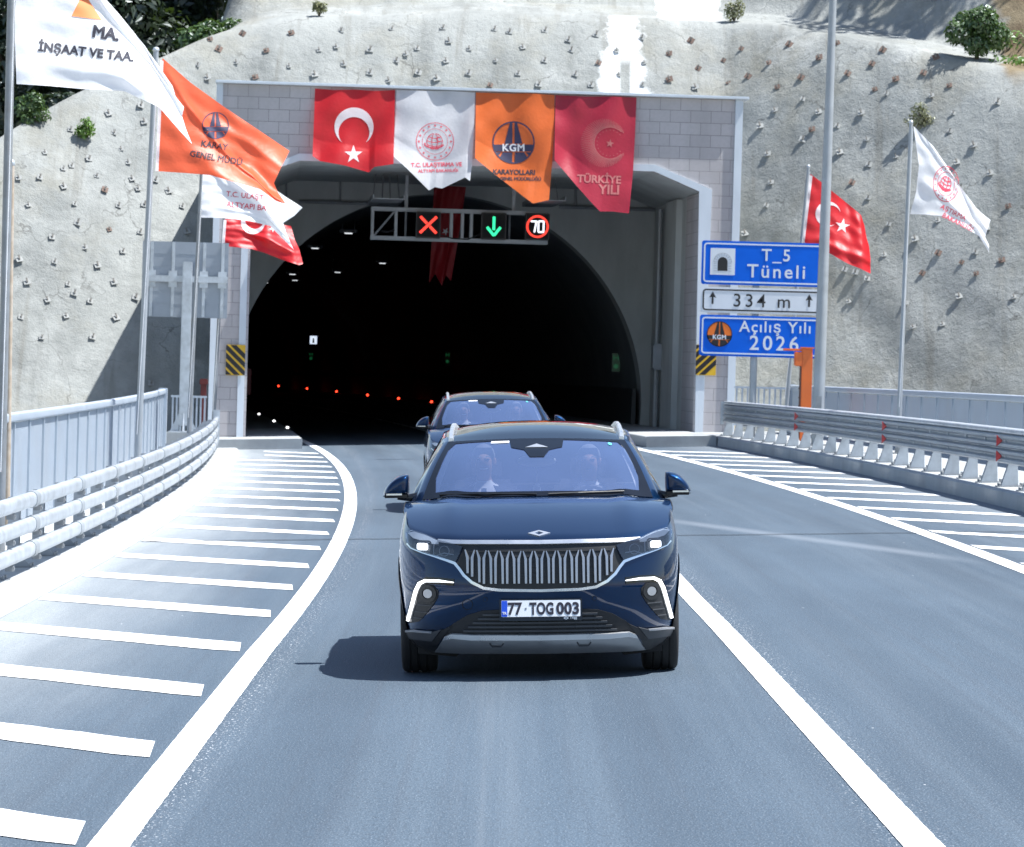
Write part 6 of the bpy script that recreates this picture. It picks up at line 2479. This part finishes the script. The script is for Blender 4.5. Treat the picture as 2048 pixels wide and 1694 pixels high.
def ptxt(s, u, w, hgt):
    sh = text2d(s, 1.0, .036, 1.04)
    vs, fs = sh
    tw, x0 = text_w(vs)
    y0, y1 = min(v[1] for v in vs), max(v[1] for v in vs)
    vs = [(u + (x - x0) * w / tw, -.041 + (y - y0) * hgt / (y1 - y0)) for x, y in vs]
    child_sheet('plate_letters', (vs, fs), pmap, M['ink'], pl, .0064, .002)
ptxt('77', -.216, .094, .084)
ptxt('TOG', -.074, .158, .084)
ptxt('003', .102, .150, .084)
child_sheet('plate_seal', poly2d([(-.103, -.004), (-.093, -.004), (-.093, .008), (-.103, .008)]), pmap, M['galv_dark'], pl, .0064, .002)
child_sheet('frame_emblem', merge2d(line2d([(.150, -.063), (.166, -.056), (.182, -.063)], .004), line2d([(.150, -.063), (.166, -.070), (.182, -.063)], .004)), pmap, M['rail_silver'], pl, .003, .002)
child_sheet('frame_letters', place2d(text2d('Togg', 1, .01), .190, -.067, .048), pmap, M['rail_silver'], pl, .003, .002)

# emblem on the hood lip: a lozenge with an open centre
def hmap_emb(x, z, off):
    y = Fy(x, ztop_front(x)) + (z) * 1.0
    zz = Hood(x, y)
    return Vector((x, y, zz + .004)) + Vector((0, -.45, .9)) * off


ed = [(0, -.0), ]
oy = .035
outer_ = [(-.075, .052 + oy), (0, .0 + oy), (.075, .052 + oy), (0, .104 + oy)]
inner_ = [(-.030, .052 + oy), (0, .022 + oy), (.030, .052 + oy), (0, .082 + oy)]
em = sheet('emblem', (outer_ + inner_, [(0, 1, 5, 4), (1, 2, 6, 5), (2, 3, 7, 6), (3, 0, 4, 7)]), hmap_emb, M['rail_silver'], None, .006, .008, .05, smooth=False)
em.parent = car

# ---- wheels
wheel0 = None
for sg in (-1, 1):
    for (yc, zc_) in WC:
        wh = D.objects.new('wheel', None); C.objects.link(wh); wh.parent = car
        wh.location = (sg * .815, yc, .360)
        mb = MB()
        prof = [(.23, -.118), (.30, -.122), (.335, -.118), (.352, -.105), (.358, -.085), (.358, -.062), (.352, -.058), (.352, -.050), (.3595, -.046), (.3595, -.012), (.352, -.008), (.352, .008), (.3595, .012), (.3595, .046), (.352, .050), (.352, .058), (.358, .062), (.358, .085), (.352, .105), (.335, .118), (.30, .122), (.23, .118)]
        mb.lathe(prof, (0, 0, 0), (1, 0, 0), 48); mb.build('tyre', M['rubber'], wh, smooth=True, angle=40)
        mb = MB()
        mb.lathe([(.235, .110 * sg), (.228, .095 * sg), (.215, .05 * sg), (.215, -.1 * sg)], (0, 0, 0), (1, 0, 0), 40)
        for k_ in range(5):
            a = 2 * math.pi * k_ / 5
            for da in (-.16, .16):
                p0 = Vector((sg * .085, math.cos(a) * .05, math.sin(a) * .05)); p1 = Vector((sg * .10, math.cos(a + da) * .222, math.sin(a + da) * .222))
                mb.tube([p0, p1], [.022, .018], 6)
        mb.lathe([(0, .105 * sg), (.05, .10 * sg), (.055, .06 * sg)], (0, 0, 0), (1, 0, 0), 20)
        mb.build('rim', M['alloy'], wh, smooth=True, angle=40)
        mb = MB(); mb.lathe([(.0, -.02 * sg), (.19, -.02 * sg), (.19, -.05 * sg)], (0, 0, 0), (1, 0, 0), 24); mb.build('brake_disc', M['galv_dark'], wh)
# low chassis pieces seen under the bumper
mb = MB()
for s in (-1, 1):
    mb.prism([Vector((s * .50, .42, .20)), Vector((s * .82, .50, .22)), Vector((s * .82, .50, .155)), Vector((s * .56, .42, .135))], (0, .06, 0))
mb.build('air_deflector', M['matt_black'], car)

# ---- cabin
mb = MB()
mb.grid(lambda u, v: Vector(((2 * u - 1) * .78, lerp(1.36 + .20 * (2 * u - 1) ** 2, 1.95, v), lerp(1.10, 1.085, v) - .05 * (2 * u - 1) ** 2 * (1 - v) + .02 * math.sin(v * 3.14))), 20, 8)
mb.box(-.78, .78, 1.94, 1.99, .75, 1.085)
mb.build('dashboard', M['interior'], car, smooth=True, angle=40)
mb = MB(); mb.box(-.40, .62, 1.90, 1.925, 1.09, 1.16); mb.build('dash_screen', M['piano'], car, bevel=.01)
for (sx_, sy_) in ((-.38, 2.45), (.38, 2.45), (-.40, 3.45), (.40, 3.45)):
    se = D.objects.new('seat', None); C.objects.link(se); se.parent = car; se.location = (sx_, sy_, 0)
    mb = MB(); mb.box(-.26, .26, -.28, .27, .48, .66); mb.build('seat_cushion', M['seat'], se, bevel=.05, smooth=True)
    mb = MB(); mb.box(-.26, .26, -.07, .07, 0, .62, Matrix.Translation((0, .33, .62)) @ Matrix.Rotation(math.radians(-18), 4, 'X')); mb.build('seat_back', M['seat'], se, bevel=.05, smooth=True)
    mb = MB(); mb.box(-.13, .13, -.05, .05, 0, .18, Matrix.Translation((0, .53, 1.23)) @ Matrix.Rotation(math.radians(-10), 4, 'X')); mb.build('headrest', M['seat'], se, bevel=.04, smooth=True)
mb = MB()
swm = Matrix.Translation((.38, 2.03, 1.055)) @ Matrix.Rotation(math.radians(-24), 4, 'X')
ringp = [swm @ Vector((.18 * math.cos(2 * math.pi * i / 40), 0, .17 * math.sin(2 * math.pi * i / 40))) for i in range(41)]
mb.tube(ringp, .017, 8, cap=False)
mb.tube([swm @ Vector((-.17, 0, 0)), swm @ Vector((0, .03, 0)), swm @ Vector((.17, 0, 0))], .018, 8)
mb.ellipsoid(swm @ Vector((0, .02, 0)), .06, .03, .05)
mb.build('steering_wheel', M['trim_grey'], car, smooth=True)
mb = MB(); mb.tube([Vector((0, 2.03, 1.36)), Vector((0, 2.03, 1.24))], .003, 5); mb.ellipsoid((0, 2.03, 1.20), .028, .012, .045, 10, 8); mb.tube([Vector((0, 2.03, 1.16)), Vector((0, 2.03, 1.11))], [.006, .012], 6); mb.build('hanging_charm', M['rail_silver'], car, smooth=True)

# ================================================================ PEOPLE
M['skin'] = pm('skin', (.42, .25, .18), .55, 0, .08, 12)
M['skin2'] = pm('skin_tan', (.38, .22, .15), .55, 0, .08, 12)
M['suit'] = pm('dark_suit', (.018, .019, .026), .8, 0, .15, 30)
M['shirt'] = pm('white_shirt', (.72, .74, .78), .7, 0, .05, 12)
M['tie'] = pm('dark_tie', (.03, .03, .06), .6, 0, .1, 30)
M['hair_dark'] = pm('dark_hair', (.03, .028, .028), .7, 0, .2, 60)
M['hair_grey'] = pm('grey_hair', (.26, .26, .27), .7, 0, .2, 60)
M['eye'] = pm('eye_dark', (.03, .025, .02), .3, 0, .1, 10)


def skin_mesh(name, chains, links, mats, zone):
    """chains: {key:(co,radius)}; links: pairs of keys -> one continuous skinned surface"""
    keys = list(chains)
    me = D.meshes.new(name)
    me.from_pydata([chains[k][0] for k in keys], [(keys.index(a), keys.index(b)) for a, b in links], [])
    o = D.objects.new(name, me)
    C.objects.link(o)
    md = o.modifiers.new('skin', 'SKIN')
    md.use_smooth_shade = True
    sv = me.skin_vertices[0].data
    for i, k in enumerate(keys):
        r = chains[k][1]
        sv[i].radius = r if isinstance(r, tuple) else (r, r)
        sv[i].use_root = (i == 0)
    sb = o.modifiers.new('sub', 'SUBSURF')
    sb.levels = 2
    dg = bpy.context.evaluated_depsgraph_get()
    m2 = D.meshes.new_from_object(o.evaluated_get(dg))
    D.objects.remove(o)
    D.meshes.remove(me)
    for m in mats:
        m2.materials.append(m)
    for p in m2.polygons:
        p.material_index = zone(p.center)
        p.use_smooth = True
    m2.name = name
    o = D.objects.new(name, m2)
    C.objects.link(o)
    return o


def make_person(label, driving, skin, hair, bald=False):
    V = Vector
    ch = {'pelvis': (V((0, .10, .72)), (.15, .13)), 'waist': (V((0, .14, .88)), (.14, .115)), 'chest': (V((0, .20, 1.04)), (.165, .12)), 'upper': (V((0, .23, 1.13)), (.14, .10)),
          'neck': (V((0, .22, 1.205)), .054), 'throat': (V((0, .205, 1.255)), .058), 'jaw': (V((0, .180, 1.300)), (.064, .074)), 'face': (V((0, .178, 1.355)), (.074, .090)), 'crown': (V((0, .190, 1.415)), (.068, .084)),
          'nose': (V((0, .085, 1.345)), .014)}
    ln = [('pelvis', 'waist'), ('waist', 'chest'), ('chest', 'upper'), ('upper', 'neck'), ('neck', 'throat'), ('throat', 'jaw'), ('jaw', 'face'), ('face', 'crown'), ('face', 'nose')]
    for s, nm in ((-1, 'l'), (1, 'r')):
        ch['sh' + nm] = (V((s * .185, .22, 1.10)), .070)
        if driving:
            ch['el' + nm] = (V((s * .245, .06, .90)), .050)
            wr = V((s * .17, -.22, 1.03))
        else:
            ch['el' + nm] = (V((s * .25, .08, .84)), .050)
            wr = V((s * .12, -.14, .76))
        ch['wr' + nm] = (wr, .030)
        hd = (wr - ch['el' + nm][0]).normalized()
        ch['pa' + nm] = (wr + hd * .06, (.036, .018))
        ln += [('upper', 'sh' + nm), ('sh' + nm, 'el' + nm), ('el' + nm, 'wr' + nm), ('wr' + nm, 'pa' + nm)]
        sd = V((1, 0, 0))
        for f in range(4):
            q = ch['pa' + nm][0] + hd * .045 + sd * (-.027 + .018 * f)
            L = (.030, .036, .034, .026)[f]
            ch['f%d%s' % (f, nm)] = (q, .009)
            ch['g%d%s' % (f, nm)] = (q + hd * L + V((0, 0, -.012)), .0085)
            ch['h%d%s' % (f, nm)] = (q + hd * L * 1.3 + V((0, .0, -.038)), .0075)
            ln += [('pa' + nm, 'f%d%s' % (f, nm)), ('f%d%s' % (f, nm), 'g%d%s' % (f, nm)), ('g%d%s' % (f, nm), 'h%d%s' % (f, nm))]
        q = ch['pa' + nm][0] - sd * s * .035
        ch['t0' + nm] = (q + hd * .012, .011)
        ch['t1' + nm] = (q + hd * .045 - sd * s * .018, .009)
        ln += [('pa' + nm, 't0' + nm), ('t0' + nm, 't1' + nm)]
        ch['hp' + nm] = (V((s * .09, .06, .70)), .085)
        ch['kn' + nm] = (V((s * .13, -.36, .74)), .062)
        ch['an' + nm] = (V((s * .13, -.52, .44)), .042)
        ch['to' + nm] = (V((s * .13, -.64, .40)), .035)
        ln += [('pelvis', 'hp' + nm), ('hp' + nm, 'kn' + nm), ('kn' + nm, 'an' + nm), ('an' + nm, 'to' + nm)]

    def zone(c):
        if c.z > 1.215:
            return 0
        for nm in 'lr':
            w0 = ch['wr' + nm][0]
            hd = (w0 - ch['el' + nm][0]).normalized()
            if (c - w0).dot(hd) > -.01 and (c - w0).length < .2:
                return 0
        if c.z > .93 and c.y < .20 and abs(c.x) < .02 + (c.z - .93) * .28:
            return 2
        if c.z > 1.165 and abs(c.x) < .062:
            return 2
        return 1
    o = skin_mesh('person', ch, ln, [skin, M['suit'], M['shirt']], zone)
    tag(o, label, 'person')
    mb = MB()
    def cap(u, v):
        a = 2 * math.pi * u
        th = (0.02 + .98 * v) * (1.75 if math.sin(a) > -.2 else .80)
        return V((.084 * math.sin(th) * math.cos(a), .195 + .100 * math.sin(th) * math.sin(a) + .006, 1.392 + .092 * math.cos(th)))
    mb.grid(cap, 24, 8)
    h = mb.build('hair', hair, o, smooth=True)
    for s in (-1, 1):
        mb = MB(); mb.ellipsoid((s * .030, .098, 1.372), .013, .008, .007, 10, 6); mb.build('eye', M['eye'], o, smooth=True)
        mb = MB(); mb.tube([V((s * .014, .092, 1.390)), V((s * .032, .090, 1.394)), V((s * .050, .100, 1.388))], .005, 6); mb.build('eyebrow', hair, o)
        mb = MB(); mb.ellipsoid((s * .080, .195, 1.352), .012, .020, .032, 8, 8); mb.build('ear', skin, o, smooth=True)
    mb = MB(); mb.tube([V((-.026, .108, 1.306)), V((0, .098, 1.303)), V((.026, .108, 1.306))], .006, 6); mb.build('mouth', M['shirt'] if not driving else M['tie'], o)
    mb = MB(); mb.prism([V((-.018, .085, 1.165)), V((.018, .085, 1.165)), V((.03, .055, .98)), V((0, .05, .95)), V((-.03, .055, .98))], (0, .012, 0)); mb.build('tie', M['tie'], o)
    return o


pa_ = make_person('passenger in dark suit and white collar, seated in the front car on the picture left', False, M['skin'], M['hair_grey'])
pa_.matrix_world = car.matrix_world @ Matrix.Translation((-.38, 2.42, .03))
dr_p = make_person('driver in dark clothes holding the steering wheel of the front car', True, M['skin2'], M['hair_grey'])
dr_p.matrix_world = car.matrix_world @ Matrix.Translation((.38, 2.42, .02))

# ---- the second car, a copy further back
car2 = copy_tree(car)
Y2 = 56.6
c2 = W(992, 960, Y2 + 1.2)
a2 = math.radians(1.9)
car2.matrix_world = Matrix.Translation((c2.x + .02, Y2, gz(c2.x))) @ Matrix.Rotation(-math.atan(BANK), 4, 'Y') @ Matrix.Rotation(a2, 4, 'Z')
car2['label'] = 'second dark blue SUV following behind the front car at the tunnel mouth'
for nm, src, dx, lab in (('p', pa_, -.38, 'passenger in the second car, faint behind the glass on the left'), ('d', dr_p, .38, 'driver of the second car, faint behind the glass on the right')):
    q = copy_tree(src)
    q.matrix_world = car2.matrix_world @ Matrix.Translation((dx, 2.42, .03))
    q['label'] = lab
